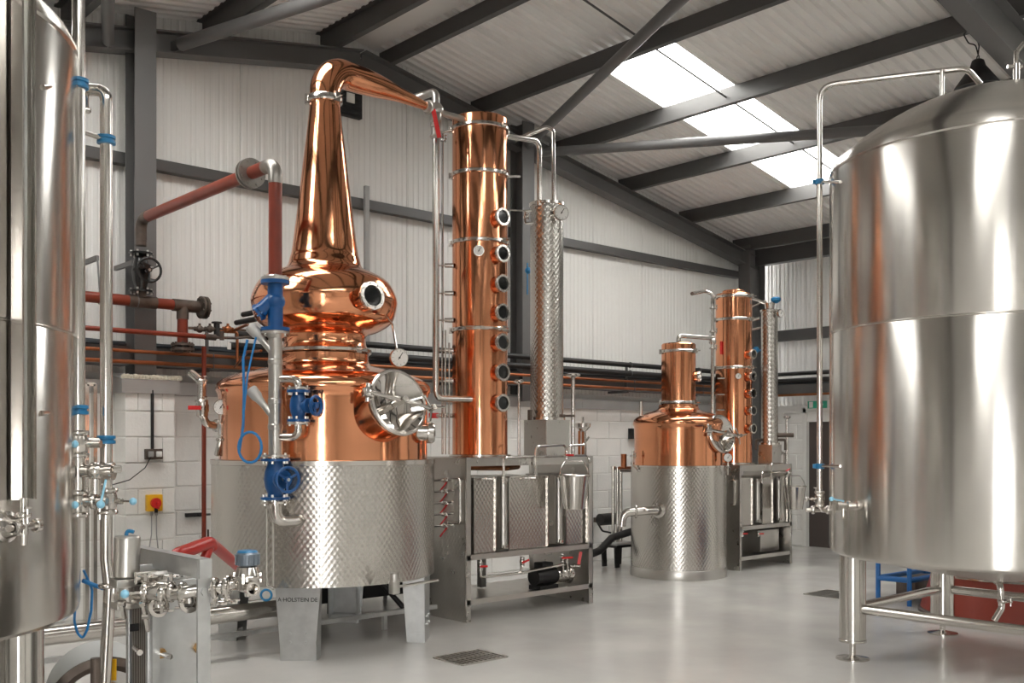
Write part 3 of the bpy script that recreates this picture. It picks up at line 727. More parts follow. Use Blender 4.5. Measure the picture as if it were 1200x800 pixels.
for px in (117, 160):
    b = MB(); x_ = PY(px, 345, 8.5).x; b.bar((x_, 8.56, zH+.34), (x_, 8.98, zH+.34), .03, .04); b.cyl((x_, 8.5, zH+.04), (x_, 8.56, zH+.36), .008, seg=8)
    b.torus((x_, 8.5, zH), EX, .052, .006, 20, 6); b.build('hanger', M_FRAME, sl)
# stack of valves beside the still
zz = lambda py: PD(322, py, 6.87).z
yst = V((SX, SY, 0))
# strainer (upper valve): slanted blue body
zu, zl_ = zz(331), zz(386); b = MB()
b.cyl(yst+UP*(zl_+.01), yst+UP*(zu-.01), .052, seg=20); b.tube([yst+UP*((zu+zl_)/2+.06), yst+UP*((zu+zl_)/2-.04)-RIGHT*.10+TOCAM*.02], .050, 16); b.ball(yst+UP*((zu+zl_)/2+.03), .068)
stn = b.build('strainer', M_BLUE, sl, label='blue Y strainer')
b = MB(); p = yst+UP*((zu+zl_)/2-.045)-RIGHT*.105+TOCAM*.02; flange(b, p, (RIGHT*.8+UP*.6), .062, .02, 6, .008); b.build('cover', M_BLUE, stn)
for z in (zu, zl_):
    b = MB(); b.cyl(yst+UP*(z-.012), yst+UP*(z+.012), .098, seg=28); b.build('flange', M_BLUE, stn)
    b = MB(); s_ = 1 if z == zu else -1; flange(b, yst+UP*(z+s_*.024), UP, .096, .018, 6, .009); b.build('counter_flange', M_SATIN, stn)
b = MB(); b.cyl(yst+UP*(zz(323)), yst+UP*zz(329), .06, .085, 20); b.build('weld_neck', M_SATIN, sl)
# stainless stack
zt, zb_ = zz(390), zz(535); b = MB(); b.cyl(yst+UP*zb_, yst+UP*zt, .047, seg=20)
for py in (392, 424, 470, 500): b.lathe([(.046, -.02), (.051, -.014), (.051, .014), (.046, .02)], yst+UP*zz(py), UP, 20, False)
b.cyl(yst+UP*zz(388), yst+UP*zz(396), .08, .05, 20)
b.build('stack_pipe', M_SATIN, sl)
for pa, pb, pc in (((322, 416), (303, 393), (291, 380)), ((320, 488), (303, 467), (290, 451))):
    b = MB(); a_, b_, c_ = (PD(x_, y_, 6.85) for x_, y_ in (pa, pb, pc)); b.tube([a_, b_], .024, 12); b.build('branch', M_SATIN, sl)
    b = MB(); dd = (c_-b_).normalized(); b.lathe([(.024, -.05), (.027, -.03), (.030, -.005), (.040, .02), (.042, .075), (.036, .088), (1e-5, .09)], b_, dd, 20); b.build('sensor_cap', M_SCAP, sl)
# bypass with its small blue valve
bz0, bz1 = zz(444), zz(512); bx = yst+RIGHT*.165+TOCAM*.03
for z, s_ in ((bz0, -1), (bz1, 1)):
    b = MB(); b.tube([yst+UP*z, bx+UP*z, bx+UP*(z+s_*.085)], .028, 14, .06); b.build('bypass_elbow', M_STEEL, sl)
zc = (zz(457)+zz(494))/2; globe_valve(sl, bx+UP*zc, UP, zz(457)-zz(494), .078, RIGHT*.95+TOCAM*.45, .062)
for py, s_ in ((455, 1), (496, -1)):
    b = MB(); flange(b, bx+UP*zz(py), UP, .076, .014, 4, .007); b.build('counter_flange', M_SATIN, sl)
# lower valve and the bend into the jacket
zc = (zz(537)+zz(585))/2; globe_valve(sl, yst+UP*zc+TOCAM*.0, UP, zz(537)-zz(585), .10, RIGHT*.62+TOCAM*.75, .082)
b = MB(); flange(b, yst+UP*zz(534), UP, .098, .016, 6, .009); b.build('counter_flange', M_SATIN, sl)
b = MB(); flange(b, yst+UP*zz(588), UP, .098, .016, 6, .009)
jd = (C1-yst); jd.z = 0; jd.normalize()
b.tube([yst+UP*zz(588), yst+UP*zz(611), yst+UP*zz(611)+RIGHT*.11+jd*.10, yst+UP*zz(608)+RIGHT*.16+jd*.26], .042, 18, .08); b.build('jacket_inlet', M_STEEL, sl)
# blue air hose looping down beside the stack
hp = [PD(290, 398, 6.8), PD(285, 420, 6.8), PD(286, 460, 6.8), PD(285, 500, 6.8)]
for i in range(30): a = PI*.9+2*PI*i/18; hp.append(PD(293+13.5*math.cos(a), 524+18*math.sin(a), 6.8-.0012*i))
b = MB(); b.tube(hp, .0095, 8); b.tube([PD(283, 512, 6.78), PD(290, 440, 6.78), PD(300, 395, 6.8)], .007, 8)
tag(b.build('air_hose', M_BLUEP), 'looped blue air hose hanging beside the blue valve stack', 'hose')
#@@NEXT
# ------------------------------------------------------------------ vapour pipe from the swan neck to the column
CC = V((5.972, 7.05, 0)); RC = .255
VP = V((5.42, 7.0, 0)); zlo = PD(512, 467, 8.83).z
vp = thing('vapour_pipe', 'slender stainless vapour pipe dropping from the swan neck beside the copper column', 'pipe', V((VP.x, VP.y, 1.4)))
b = MB(); b.tube([VP+UP*4.36, VP+UP*zlo, CC+V((-.2, -.12, zlo-.0))], .030, 16, .07); b.build('pipe', M_STEEL, vp)
b = MB(); b.cyl(LE-ld*.02+UP*4.453, LE+ld*.05+UP*4.453, .045, .05, 18); clamp(b, LE+ld*.03+UP*4.453, ld, .04); b.tube([LE+ld*.05+UP*4.453, VP+UP*4.453], .042, 16); b.ball(VP+UP*4.453, .07)
b.cyl(VP+UP*4.20, VP+UP*4.42, .04, .052, 16); clamp(b, VP+UP*4.22, UP, .034); b.build('tee', M_SATIN, vp)
b = MB(); b.tube([VP+UP*4.47, VP+UP*4.62, VP+V((-.03, .12, 4.61)), VP+V((-.12, .30, 4.58))], .036, 14, .09); b.build('return_bend', M_SATIN, vp)
b = MB(); b.tube([VP+UP*4.44, CC+UP*4.44+V((-.2, -.05, 0))], .028, 12); b.build('crossover', M_SATIN, vp)
ball_valve(vp, VP+UP*4.38+TOCAM*.02, UP, .034, V((0.03, -.03, -.20)), body=M_SATIN)
# thin instrument tubes on the column's flank
# ------------------------------------------------------------------ copper columns
def copper_column(name, label, C, R, z0, z1, rings, holes, HR, dial, cap=None):
    t = thing(name, label, 'column still', V((C.x, C.y, z0))); t['kind'] = 'thing'
    b = MB(); b.lathe([(R, z0), (R, z1-.012), (R-.012, z1), (1e-5, z1+.006)], C, UP, 72, False); b.build('column_shell', M_COPPER, t, label='polished copper shell')
    if cap: b = MB(); b.lathe([(cap, z1), (cap, z1+.035), (cap-.01, z1+.045), (1e-5, z1+.05)], C, UP, 48, False); b.build('cap', M_COPPER, t)
    b = MB(); b.lathe([(R, z0), (R+.03, z0), (R+.03, z0+.015), (R, z0+.02)], C, UP, 64, False); b.build('foot_ring', M_STEEL, t)
    for z in rings: ring(t, C+UP*z, R, .034, .015)
    n = (RIGHT*.66+TOCAM*.75).normalized()
    for z in holes: porthole(t, C+UP*z+n*(R+.05), n, HR, .09)
    if dial: gauge(t, C+UP*dial+TOCAM*(R+.035)-RIGHT*.0, TOCAM, HR*.62)
    return t
zc1 = lambda py: CAM_H+(HORIZ-py)*9.0/FPX
col1 = copper_column('rectifier', 'tall copper column with seven portholes standing on the receiver rack', CC, RC, 1.402, zc1(137)+.05, [zc1(144), zc1(199), zc1(280), zc1(384)],
                     [zc1(p)+.0 for p in (254, 297, 332, 366, 401, 436, 472)], .080, zc1(295))
for py in (308, 341, 373, 409, 445):
    b = MB(); p = CC+UP*zc1(py)-RIGHT*RC*.93+TOCAM*.10; b.cyl(p, p-RIGHT*.08, .022, seg=12); b.cyl(p-RIGHT*.08, p-RIGHT*.15, .008, seg=8); b.build('probe', M_STEEL, col1)
b = MB(); x_ = CC-RIGHT*(RC+.085)+TOCAM*.08; b.cyl(x_+UP*1.42, x_+UP*zc1(152), .010, seg=8); clamp(b, x_+UP*zc1(158), UP, .016); b.tube([x_+UP*zc1(156), x_+UP*zc1(149), x_+UP*zc1(146)+RIGHT*.08], .012, 8); b.build('instrument_tube', M_STEEL, col1)
for k, (o_, top) in enumerate(((.055, 385), (.02, 400))):
    b = MB(); x_ = CC-RIGHT*(RC+o_)+TOCAM*.12; b.cyl(x_+UP*1.42, x_+UP*zc1(top), .008, seg=8); b.build('instrument_tube', M_STEEL, col1)
b = MB(); p = CC-RIGHT*.3+UP*zc1(486); b.tube([p-RIGHT*.1, p+RIGHT*.12], .022, 12); b.build('nozzle', M_STEEL, col1)
b = MB(); b.box(p-RIGHT*.125, (.09, .03, .05), rz=math.atan2(RIGHT.y, RIGHT.x), bev=.006); b.build('red_handle', M_REDB, col1)
b = MB(); p = CC+RIGHT*(RC+.01)+UP*zc1(199); b.bar(p, p+RIGHT*.11, .03, .02); b.build('lug', M_STEEL, col1)
# ------------------------------------------------------------------ condensers
def condenser(name, label, C, R, z0, zs, z1, side, mq):
    t = thing(name, label, 'condenser', V((C.x, C.y, z0)))
    b = MB(); quilt_shell(b, C, R, zs, z1-.03, .040, .056, .0020, 6); b.build('shell', M_QUILTD, t, label='quilted stainless condenser shell')
    b = MB(); b.lathe([(R+.004, z1-.035), (R+.012, z1-.03), (R+.012, z1-.005), (R*.95, z1), (1e-5, z1+.01)], C, UP, 40, False); b.build('end_cap', M_STEEL, t)
    b = MB(); b.lathe([(R+.004, zs), (R+.02, zs), (R+.02, zs+.025), (R, zs+.03)], C, UP, 40, False); b.build('foot_ring', M_STEEL, t)
    b = MB(); b.box(C+UP*(z0+zs)/2, (side, side, zs-z0)); b.build('base_box', M_DSTEEL, t, False)
    b = MB(); h_ = side/2+.002; quilt_sheet(b, C+V((-h_, -h_, z0)), EX, UP, side, zs-z0); quilt_sheet(b, C+V((-h_, h_, z0)), -EY, UP, side, zs-z0); b.build('box_skin', M_DSTEEL, t)
    for dx, dy in ((-1, -1), (1, -1), (-1, 1)): b = MB(); b.bar(C+V((dx*side/2, dy*side/2, z0)), C+V((dx*side/2, dy*side/2, zs)), .007, .007); b.build('corner_trim', M_STEEL, t, False)
    return t
K1 = V((6.78, 7.0, 0)); k1 = condenser('condenser', 'tall quilted steel condenser beside the column with seven portholes', K1, .160, 1.402, 1.745, 3.85, .31, M_QUILTF)
zk = lambda py: CAM_H+(HORIZ-py)*9.7/FPX
pa = CC+UP*zc1(150)+RIGHT*(RC+.02); 
b = MB(); b.tube([pa-RIGHT*.05, V((PD(632, 172, 9.62).x, PD(632, 172, 9.62).y, zk(168))), PD(632, 240, 9.62)], .026, 14, .09); b.lathe([(.027, -.03), (.036, -.02), (.036, .02), (.027, .03)], PD(632, 238, 9.62), UP, 16, False); b.build('vapour_inlet', M_STEEL, k1)
pb = PD(604, 164, 9.8)
b = MB(); b.tube([pb, PD(640, 149, 9.75), PD(648, 152, 9.75), PD(649, 240, 9.75)], .021, 14, .06); b.lathe([(.022, -.03), (.03, -.02), (.03, .02), (.022, .03)], PD(649, 238, 9.75), UP, 16, False); b.build('vent_pipe', M_STEEL, k1)
gauge(k1, PD(658, 249, 9.52), RIGHT*.35+TOCAM*.94, .074)
b = MB(); p = PD(623, 247, 9.6); b.tube([p, p-RIGHT*.06, p-RIGHT*.06-UP*.12, p-UP*.12+RIGHT*.02], .012, 8, .02); b.tube([p-RIGHT*.05, PD(596, 246, 9.5)], .008, 8); clamp(b, p-RIGHT*.06-UP*.06, UP, .014); b.build('water_connection', M_STEEL, k1)
b = MB(); p = PD(621, 486, 9.6); b.box(p, (.035, .035, .10), bev=.006); b.build('water_connection', M_IRON, k1)
b = MB(); p = PD(659, 487, 9.55); b.box(p, (.05, .04, .03), bev=.005); b.tube([p, p+RIGHT*.12], .012, 8); b.build('water_connection', M_IRON, k1)

# ------------------------------------------------------------------ receiver racks
def receiver_rack(name, label, x0, x1, y0, y1, zt, zm, zb, cells, tubes, mq, w=.055):
    """open rack of quilted plate: corner posts, end panel, fascia, two shelves, receiver boxes and gauge tubes"""
    t = thing(name, label, 'receiver rack', V(((x0+x1)/2, (y0+y1)/2, 0)))
    for x_ in (x0, x1-w):
        for y_ in (y0, y1-w):
            b = MB(); b.box((x_+w/2, y_+.004, zt/2), (w, .008, zt)); b.box((x_+(.004 if x_ == x0 else w-.004), y_+w/2, zt/2), (.008, w, zt)); b.build('post', M_DSTEEL, t, False)
            if y_ == y0:
                bb = MB()
                for dz in (.08, .14): bb.cyl((x_+w/2, y_-.001, dz), (x_+w/2, y_-.010, dz), .009, seg=6)
                bb.build('bolt_pair', M_SATIN, t)['kind'] = 'stuff'
    b = MB(); quilt_sheet(b, (x0-.005, y1-.005, .0), -EY, UP, y1-y0-.01, zt-.01); quilt_sheet(b, (x0+.013, y0+.005, 0), EY, UP, y1-y0-.01, zt-.01); b.build('end_panel', M_DSTEEL, t, label='dark quilted end panel')
    b = MB(); b.box((x1-.006, (y0+y1)/2, zt/2), (.006, y1-y0-.01, zt)); b.build('end_panel', M_DSTEEL, t, False)
    b = MB(); b.bar((x0-.002, y0-.003, 0), (x0-.002, y0-.003, zt), .006, .006); b.build('edge_trim', M_STEEL, t, False)
    b = MB(); b.box(((x0+x1)/2, (y0+y1)/2, zt-.004), (x1-x0, y1-y0, .008)); b.build('top_plate', M_STEEL, t, False)
    b = MB(); b.box(((x0+x1)/2, y0+.003, zt-.04), (x1-x0, .006, .07)); b.box((x0+.003, (y0+y1)/2, zt-.04), (.006, y1-y0, .07)); b.build('fascia', M_DSTEEL, t, False)
    for z, nm in ((zm, 'middle_shelf'), (zb, 'lower_shelf')):
        b = MB(); b.box(((x0+x1)/2, y0+.012, z), (x1-x0-.02, .024, .045)); b.build('shelf_rail', M_SATIN, t, False)
        b = MB(); b.box(((x0+x1)/2, (y0+y1)/2, z-.012), (x1-x0-.03, y1-y0-.06, .008)); b.build(nm, M_SATIN, t, False)
    b = MB(); b.bar((x0+.03, y1-.03, zb-.06), (x1-.03, y1-.03, zb-.06), .04, .04); b.build('rear_rail', M_SATIN, t, False)
    for i, (a, e, zt2) in enumerate(cells):
        b = MB(); b.box(((a+e)/2, y0+.03+.30, (zm+.02+zt2)/2), (e-a, .56, zt2-zm-.02), bev=.006); rc = b.build('receiver', M_DSTEEL, t, False, label='quilted steel receiver tank')
        b = MB(); quilt_sheet(b, (a+.004, y0+.048, zm+.025), EX, UP, e-a-.008, zt2-zm-.03); b.build('front_skin', M_QUILTD, rc)
        b = MB(); b.box(((a+e)/2, y0+.04, zt2-.004), (e-a+.01, .03, .01)); b.bar((a+.0, y0+.044, zm+.03), (a+.0, y0+.044, zt2), .010, .010); b.bar((e, y0+.044, zm+.03), (e, y0+.044, zt2), .016, .012); b.build('edge', M_STEEL, rc, False)
    for x_, rr in tubes:
        b = MB(); zt2 = cells[0][2]; b.lathe([(rr, zm+.06), (rr, zt2-.02)], (x_, y0+.03, 0), UP, 16); b.build('level_tube', M_SATIN, t)
        for z in (zm+.07, zt2-.03):
            b = MB(); b.box((x_, y0+.015, z), (.05, .05, .04), bev=.006); b.cyl((x_, y0-.02, z), (x_, y0+.02, z), .012, seg=10); b.build('tube_fitting', M_STEEL, t)
    return t
rx = lambda px: PY(px, 600, 6.62).x
X0, X1, Y0, Y1 = 5.41, 6.975, 6.57, 7.45
rk = receiver_rack('receiver_rack', 'quilted steel rack of spirit receivers between the two pot stills', X0, X1, Y0, Y1, 1.40, .545, .165,
    [(rx(555), rx(580), 1.225), (rx(596), rx(641), 1.225), (rx(663), X1-.03, 1.225)], [(rx(588), .035), (rx(653), .035)], M_QUILTF)
# valve manifold on the end panel
for i in range(5):
    p = PX(530, 561+i*13.4, X0-.03); q = PX(513, 563+i*13.4, X0-.03)
    b = MB(); b.tube([p+V((.02, 0, 0)), p, q+V((0, .05, 0))], .010, 8); b.build('manifold_branch', M_STEEL, rk)
    ball_valve(rk, (p+q)/2, (q-p), .014, V((-.03, .07, -.09)))
p0, p1 = PX(539, 561, X0-.035), PX(539, 613, X0-.035)
b = MB(); b.tube([p0+V((0, .16, 0)), p0, p1, p1+V((0, .16, 0))], .013, 10, .03); b.build('manifold_header', M_STEEL, rk)
# pipework over and under the receivers
b = MB(); p = PY(590, 566, Y0-.03); b.tube([p, PY(590, 536, Y0-.03), PY(690, 533.5, Y0+.01), PY(691, 542, Y0-.02)], .012, 10, .05); b.build('draw_pipe', M_STEEL, rk)
b = MB(); b.tube([PY(628, 558, Y0-.03), PY(628, 523, Y0-.03), PY(662, 521, Y0-.02), PY(665, 534, Y0-.02)], .012, 10, .05); b.build('draw_pipe', M_STEEL, rk)
b = MB(); b.tube([PY(663, 534, Y0-.02), PY(667, 522, Y0-.02), PY(684, 521, Y0-.02), PY(690, 512, Y0-.02)], .010, 10, .04); b.build('draw_pipe', M_STEEL, rk)
ball_valve(rk, PY(664, 533, Y0-.03), UP, .015, V((.05, -.03, 0))+RIGHT*.0)
for pxa, pya in ((570, 561), (620, 560)):
    b = MB(); p = PY(pxa, pya, Y0-.005); b.cyl(p-RIGHT*.04, p+RIGHT*.06, .012, seg=10); clamp(b, p, RIGHT, .013); b.build('union', M_STEEL, rk)
b = MB(); b.tube([PY(563, 655, Y0+.06), PY(563, 676, Y0+.06), PY(612, 671, Y0+.1), PY(660, 661, Y0+.1)], .012, 10, .03); b.build('suction_pipe', M_STEEL, rk)
ball_valve(rk, PY(563, 663, Y0+.06), UP, .016, V((.05, -.02, .0)))
b = MB(); b.cyl(PY(611, 652, Y0+.1), PY(611, 671, Y0+.1), .012, seg=10); b.build('suction_pipe', M_STEEL, rk)
ball_valve(rk, PY(612, 658, Y0+.09), UP, .016, V((.05, -.02, .02)))
for px in (660, 665):
    b = MB(); b.cyl(PY(px, 652, Y0+.12), PY(px, 676, Y0+.12), .012, seg=10); b.build('delivery_pipe', M_STEEL, rk)
ball_valve(rk, PY(659, 653, Y0+.12), UP, .016, V((.09, -.03, .0)))
b = MB(); b.tube([PY(668, 663, Y0+.14), PY(680, 663, Y0+.08)], .015, 10); clamp(b, PY(673, 663, Y0+.1), RIGHT, .015); b.build('outlet', M_STEEL, rk)
b = MB(); p = PY(678, 661, Y0+.07); b.bar(p, p+V((.02, -.01, .12)), .03, .012, TOCAM); b.build('lever', M_REDB, rk)
b = MB(); b.box((5.62, 7.1, .40), (.02, .5, .46)); b.build('support', M_SATIN, rk, False)
b = MB(); b.box((6.12, 7.2, .40), (.06, .06, .46)); b.build('support', M_SATIN, rk, False)
# copper pipes seen through the rack top
b = MB(); b.tube([(X0+.1, 6.85, 1.31), (6.1, 6.82, 1.295), (6.4, 7.0, 1.30)], .025, 10); b.build('copper_line', M_COPPERP, rk)
# transfer pump on the lower shelf
PP = PY(661, 677, Y0+.19); zc_ = .28; pm = thing('transfer_pump', 'black motor with steel pump head on the lower shelf of the receiver rack', 'pump', V((PP.x-.2, PP.y, .161)))
b = MB(); b.cyl((PP.x-.40, PP.y, zc_), (PP.x-.14, PP.y, zc_), .08, seg=28); b.box((PP.x-.27, PP.y, zc_+.10), (.14, .12, .06), bev=.008); b.box((PP.x-.27, PP.y, .18), (.24, .15, .04)); b.build('motor', M_BLACK, pm)
b = MB(); b.cyl((PP.x-.12, PP.y, zc_), (PP.x, PP.y, zc_), .06, .08, 24); b.lathe([(.09, 0), (.095, .01), (.095, .05), (.085, .065), (1e-5, .07)], (PP.x, PP.y, zc_), EX, 24); b.cyl((PP.x+.05, PP.y, zc_), (PP.x+.12, PP.y, zc_), .03, seg=14); b.cyl((PP.x+.03, PP.y, zc_), (PP.x+.03, PP.y, zc_+.14), .022, seg=12); b.build('pump_head', M_STEEL, pm)
# bucket hung on the front rail
def bucket(label, C, rt, rb, h, ztop):
    t = thing('steel_bucket', label, 'bucket', V((C.x, C.y, ztop-h)))
    b = MB(); b.lathe([(1e-5, ztop-h), (rb, ztop-h), (rt-.002, ztop-.015), (rt+.006, ztop-.012), (rt+.008, ztop-.004), (rt+.002, ztop), (rt-.006, ztop-.006), (rb-.006, ztop-h+.008), (1e-5, ztop-h+.008)], C, UP, 48, False); b.build('pail', M_STEEL, t)
    b = MB(); e = RIGHT*rt; pts = [C+UP*(ztop-.02)-e, C+UP*(ztop+.06)-e*.86-TOCAM*.02, C+UP*(ztop+.125)-e*.6-TOCAM*.04, C+UP*(ztop+.125)+e*.6-TOCAM*.04, C+UP*(ztop+.06)+e*.86-TOCAM*.02, C+UP*(ztop-.02)+e]
    b.tube(pts, .006, 8, .04); b.build('handle', M_STEEL, t)
    return t
Bk = PY(673, 575, Y0-.16); bucket('tapered stainless bucket hung from the rack between the two pot stills', V((Bk.x, Bk.y, 0)), .138, .098, .31, PY(673, 556, Y0-.16).z)
# vents and tasting cup behind the rack top
def vent(label, px, ptop, pbot, yy, r, rr):
    c = PY(px, ptop, yy); a = V((c.x, c.y, pbot)); t = thing('vent_pipe', label, 'vent', a)
    b = MB(); b.cyl(a, c, r, seg=12); b.build('stem', M_STEEL, t)
    b = MB(); b.lathe([(r, -.02), (rr, 0), (rr, .012), (rr*.6, .022), (1e-5, .026)], c, UP, 20); b.build('cap', M_STEEL, t)
vent('capped steel vent stem rising beside the quilted condenser base on the rack', 671.5, 440, 1.40, 6.95, .022, .075)
vent('thin capped steel vent stem between the column and the quilted condenser', 608, 447, 1.40, 7.25, .014, .055)
tc_ = thing('spirit_cup', 'small steel spirit cup on twin copper stems behind the hanging bucket', 'spirit cup', V((PY(683, 532, 6.95).x, 6.95, 1.40))); p = PY(683, 500, 6.95)
b = MB(); b.lathe([(.02, -.05), (.045, -.035), (.075, .0), (.08, .035), (.074, .03), (.04, -.025), (1e-5, -.03)], p, UP, 24, False); b.cyl(p-UP*.03, p+UP*.10, .012, seg=10); b.build('cup', M_STEEL, tc_)
for dx in (-.05, .0, .035):
    b = MB(); b.cyl(V((p.x+dx, p.y, 1.40)), V((p.x+dx, p.y, p.z-.04)), .014, seg=10); b.build('stem', M_COPPERP if dx < .03 else M_STEEL, tc_)

# ------------------------------------------------------------------ the small still
C2 = V((9.206, 7.316, 0)); R2 = .545
s2 = thing('small_pot_still', 'smaller squat copper still with straight neck on a quilted drum jacket', 'pot still', C2)
b = MB(); quilt_shell(b, C2, R2, .10, 1.25); b.build('jacket', M_QUILTD, s2, label='quilted stainless steel jacket')
b = MB(); b.lathe([(R2+.004, 0), (R2+.006, .01), (R2+.006, .095), (R2+.002, .105)], C2, UP, 80, False); b.build('base_band', M_SATIN, s2)
b = MB(); b.lathe([(R2, 1.245), (R2+.006, 1.247), (R2+.006, 1.268), (.50, 1.272)], C2, UP, 80, False); b.build('jacket_rim', M_STEEL, s2)
b = MB(); b.lathe(lerp_prof([(.508, 1.27), (.508, 1.45), (.51, 1.68), (.525, 1.745), (.50, 1.80), (.40, 1.855), (.28, 1.89), (.235, 1.915), (.225, 1.96)], 6), C2, UP, 80, False); b.build('pot', M_COPPER, s2, label='polished copper pot')
b = MB(); b.lathe([(.196, 1.96), (.196, 2.655), (.185, 2.668), (1e-5, 2.672)], C2, UP, 56, False); b.build('neck', M_COPPER, s2, label='straight copper neck')
ring(s2, C2+UP*1.985, .20, .035, .014); ring(s2, C2+UP*2.575, .196, .034, .016)
porthole(s2, C2+UP*2.285+(RIGHT*.9+TOCAM*.35)*.235, RIGHT*.9+TOCAM*.35, .06, .08)
manway(s2, PD(846, 508, 11.28), RIGHT*.62+TOCAM*.74+UP*.2, .215, .22, .205)
gauge(s2, PD(853, 536, 11.25), TOCAM, .05, [PD(853, 546, 11.25), PD(853, 556, 11.3)])
zq = lambda py: CAM_H+(HORIZ-py)*11.6/FPX
q = PD(835, 397, 11.9)
b = MB(); b.tube([C2+UP*2.66, C2+UP*zq(393), V((q.x, q.y, zq(393)))], .028, 14, .06); b.build('vapour_pipe', M_STEEL, s2)
b = MB(); b.cyl(V((q.x, q.y, zq(345))), V((q.x, q.y, zq(486))), .022, seg=12); b.tube([V((q.x, q.y, zq(352))), V((q.x, q.y, zq(340))), PD(826, 341, 11.9), PD(811, 344, 11.5)], .022, 12, .05); b.ball(V((q.x, q.y, zq(397))), .045)
for py in (385, 405, 357): clamp(b, V((q.x, q.y, zq(py))), UP, .024)
b.build('reflux_pipe', M_STEEL, s2)
b = MB(); a0 = C2+(-RIGHT*.55+TOCAM*.84)*(R2+.01); a0.z = PD(764, 598, 11.1).z; d0 = (-RIGHT*.55+TOCAM*.84)
b.lathe([(.085, -.02), (.085, .0), (.055, .01), (.055, .04)], a0, d0, 24); b.tube([a0, a0-RIGHT*.10+d0*.1, a0-RIGHT*.34+d0*.1-UP*.02, a0-RIGHT*.36+d0*.1-UP*.17], .047, 18, .1); clamp(b, a0-RIGHT*.2+d0*.1, RIGHT, .05); b.build('outlet_bend', M_STEEL, s2)
b = MB(); p = PD(740, 510, 11.5); b.tube([PD(751, 470, 11.6), PD(751, 492, 11.6)], .02, 10); b.build('relief_stub', M_STEEL, s2)
b = MB(); b.tube([PD(742, 528, 11.4), PD(741, 545, 11.4), PD(748, 552, 11.35), PD(752, 550, 11.35)], .014, 10, .04); clamp(b, PD(741, 534, 11.4), UP, .018); b.build('trap_fitting', M_STEEL, s2)
# its column, condenser and rack
G2 = V((10.47, 7.45, 0)); zg = lambda py: CAM_H+(HORIZ-py)*12.35/FPX
col2 = copper_column('rectifier', 'shorter copper column with five portholes behind the smaller still', G2, .224, 1.262, zg(342), [zg(346), zg(373), zg(430)], [zg(p) for p in (415, 441, 461, 481, 502)], .062, zg(441), cap=.14)
b = MB(); p = G2-RIGHT*.19+TOCAM*.15+UP*zg(407); b.box(p, (.02, .02, .16)); b.build('lever', M_REDB, col2)
for py in (443, 462, 480):
    b = MB(); p = G2-RIGHT*.15+TOCAM*.17+UP*zg(py); b.cyl(p, p-RIGHT*.09, .012, seg=8); b.build('probe', M_STEEL, col2)
b = MB(); p = G2+RIGHT*.22+UP*zg(373); b.tube([p, p+RIGHT*.10+UP*.03], .02, 10); b.tube([p-UP*.12, p+RIGHT*.12-UP*.09], .014, 8); b.build('lug', M_STEEL, col2)
K2 = V((10.88, 7.2, 0)); k2 = condenser('condenser', 'slim quilted steel condenser beside the column with five portholes', K2, .103, 1.262, 1.50, 3.20, .20, M_QUILTF)
zk2 = lambda py: CAM_H+(HORIZ-py)*12.6/FPX
b = MB(); b.tube([G2+UP*zg(347)+RIGHT*.22, K2+UP*zk2(355)-RIGHT*.04, K2+UP*zk2(365)-RIGHT*.02], .022, 12, .04); b.tube([G2+UP*zg(357)+RIGHT*.22, K2+UP*zk2(352)-RIGHT*.05], .016, 10); b.cyl(K2+UP*3.19, K2+UP*3.28, .05, .07, 16); b.build('vapour_inlet', M_STEEL, k2)
b = MB(); p = K2+UP*zk2(351)+RIGHT*.08; b.lathe([(.02, -.04), (.06, -.01), (.065, .02), (.04, .035), (1e-5, .04)], p, UP, 16); b.build('valve_cap', M_BLUEC, k2)
gauge(k2, PD(915, 367, 12.5), RIGHT*.5+TOCAM*.86, .05)
b = MB(); p = K2+V((0, 0, 1.56)); b.tube([p-RIGHT*.09, p-RIGHT*.17, p-RIGHT*.17-UP*.13], .018, 8, .03); b.tube([p+RIGHT*.09, p+RIGHT*.20, p+RIGHT*.2-UP*.13], .018, 8, .03); b.tube([p+RIGHT*.05+UP*.06, p+RIGHT*.3+UP*.06], .03, 10); b.build('water_connection', M_IRON, k2)
rx2 = lambda px: PY(px, 600, 7.08).x
r2 = receiver_rack('receiver_rack', 'narrow dark receiver rack beside the smaller still', 9.995, 11.12, 7.03, 7.80, 1.258, .50, .14,
    [(rx2(866), rx2(881), 1.10), (rx2(893), rx2(905), 1.10), (rx2(911)+.036, 11.085, 1.10)], [(rx2(886), .03), (rx2(911), .03)], M_QUILTF, .045)
b = MB(); b.tube([PY(893, 566, 7.0), PY(893, 553, 7.0), PY(925, 553, 7.0)], .011, 8, .04); b.tube([PY(904, 563, 7.0), PY(904, 543, 7.0), PY(918, 543, 7.0)], .011, 8, .04); b.build('draw_pipe', M_STEEL, r2)
ball_valve(r2, PY(924, 554, 7.0), EX, .018, V((.06, -.02, .03)))
b = MB(); b.tube([PX(861, 563, 9.97)+V((0, .06, 0)), PX(861, 563, 9.97), PX(861, 592, 9.97), PX(861, 592, 9.97)+V((0, .06, 0))], .014, 8, .03); b.build('manifold_header', M_STEEL, r2)
for px in (870, 889): ball_valve(r2, PY(px, 625, 7.06), UP, .014, V((.05, -.02, .0)))
b = MB(); b.box((10.85, 7.42, .30), (.42, .5, .28), bev=.02); b.build('sump_tank', M_SATIN, r2)
b = MB(); b.box((10.3, 7.5, .32), (.36, .3, .30), bev=.02); b.build('sump_tank', M_GALV, r2)
Bk = PY(931, 580, 6.88); bucket('tapered stainless bucket at the end of the narrow rack near the door', V((Bk.x, Bk.y, 0)), .138, .10, .29, PY(931, 569, 6.88).z)
vent('capped steel vent stem on the narrow rack near the door', 922, 489, 1.258, 7.12, .018, .05)
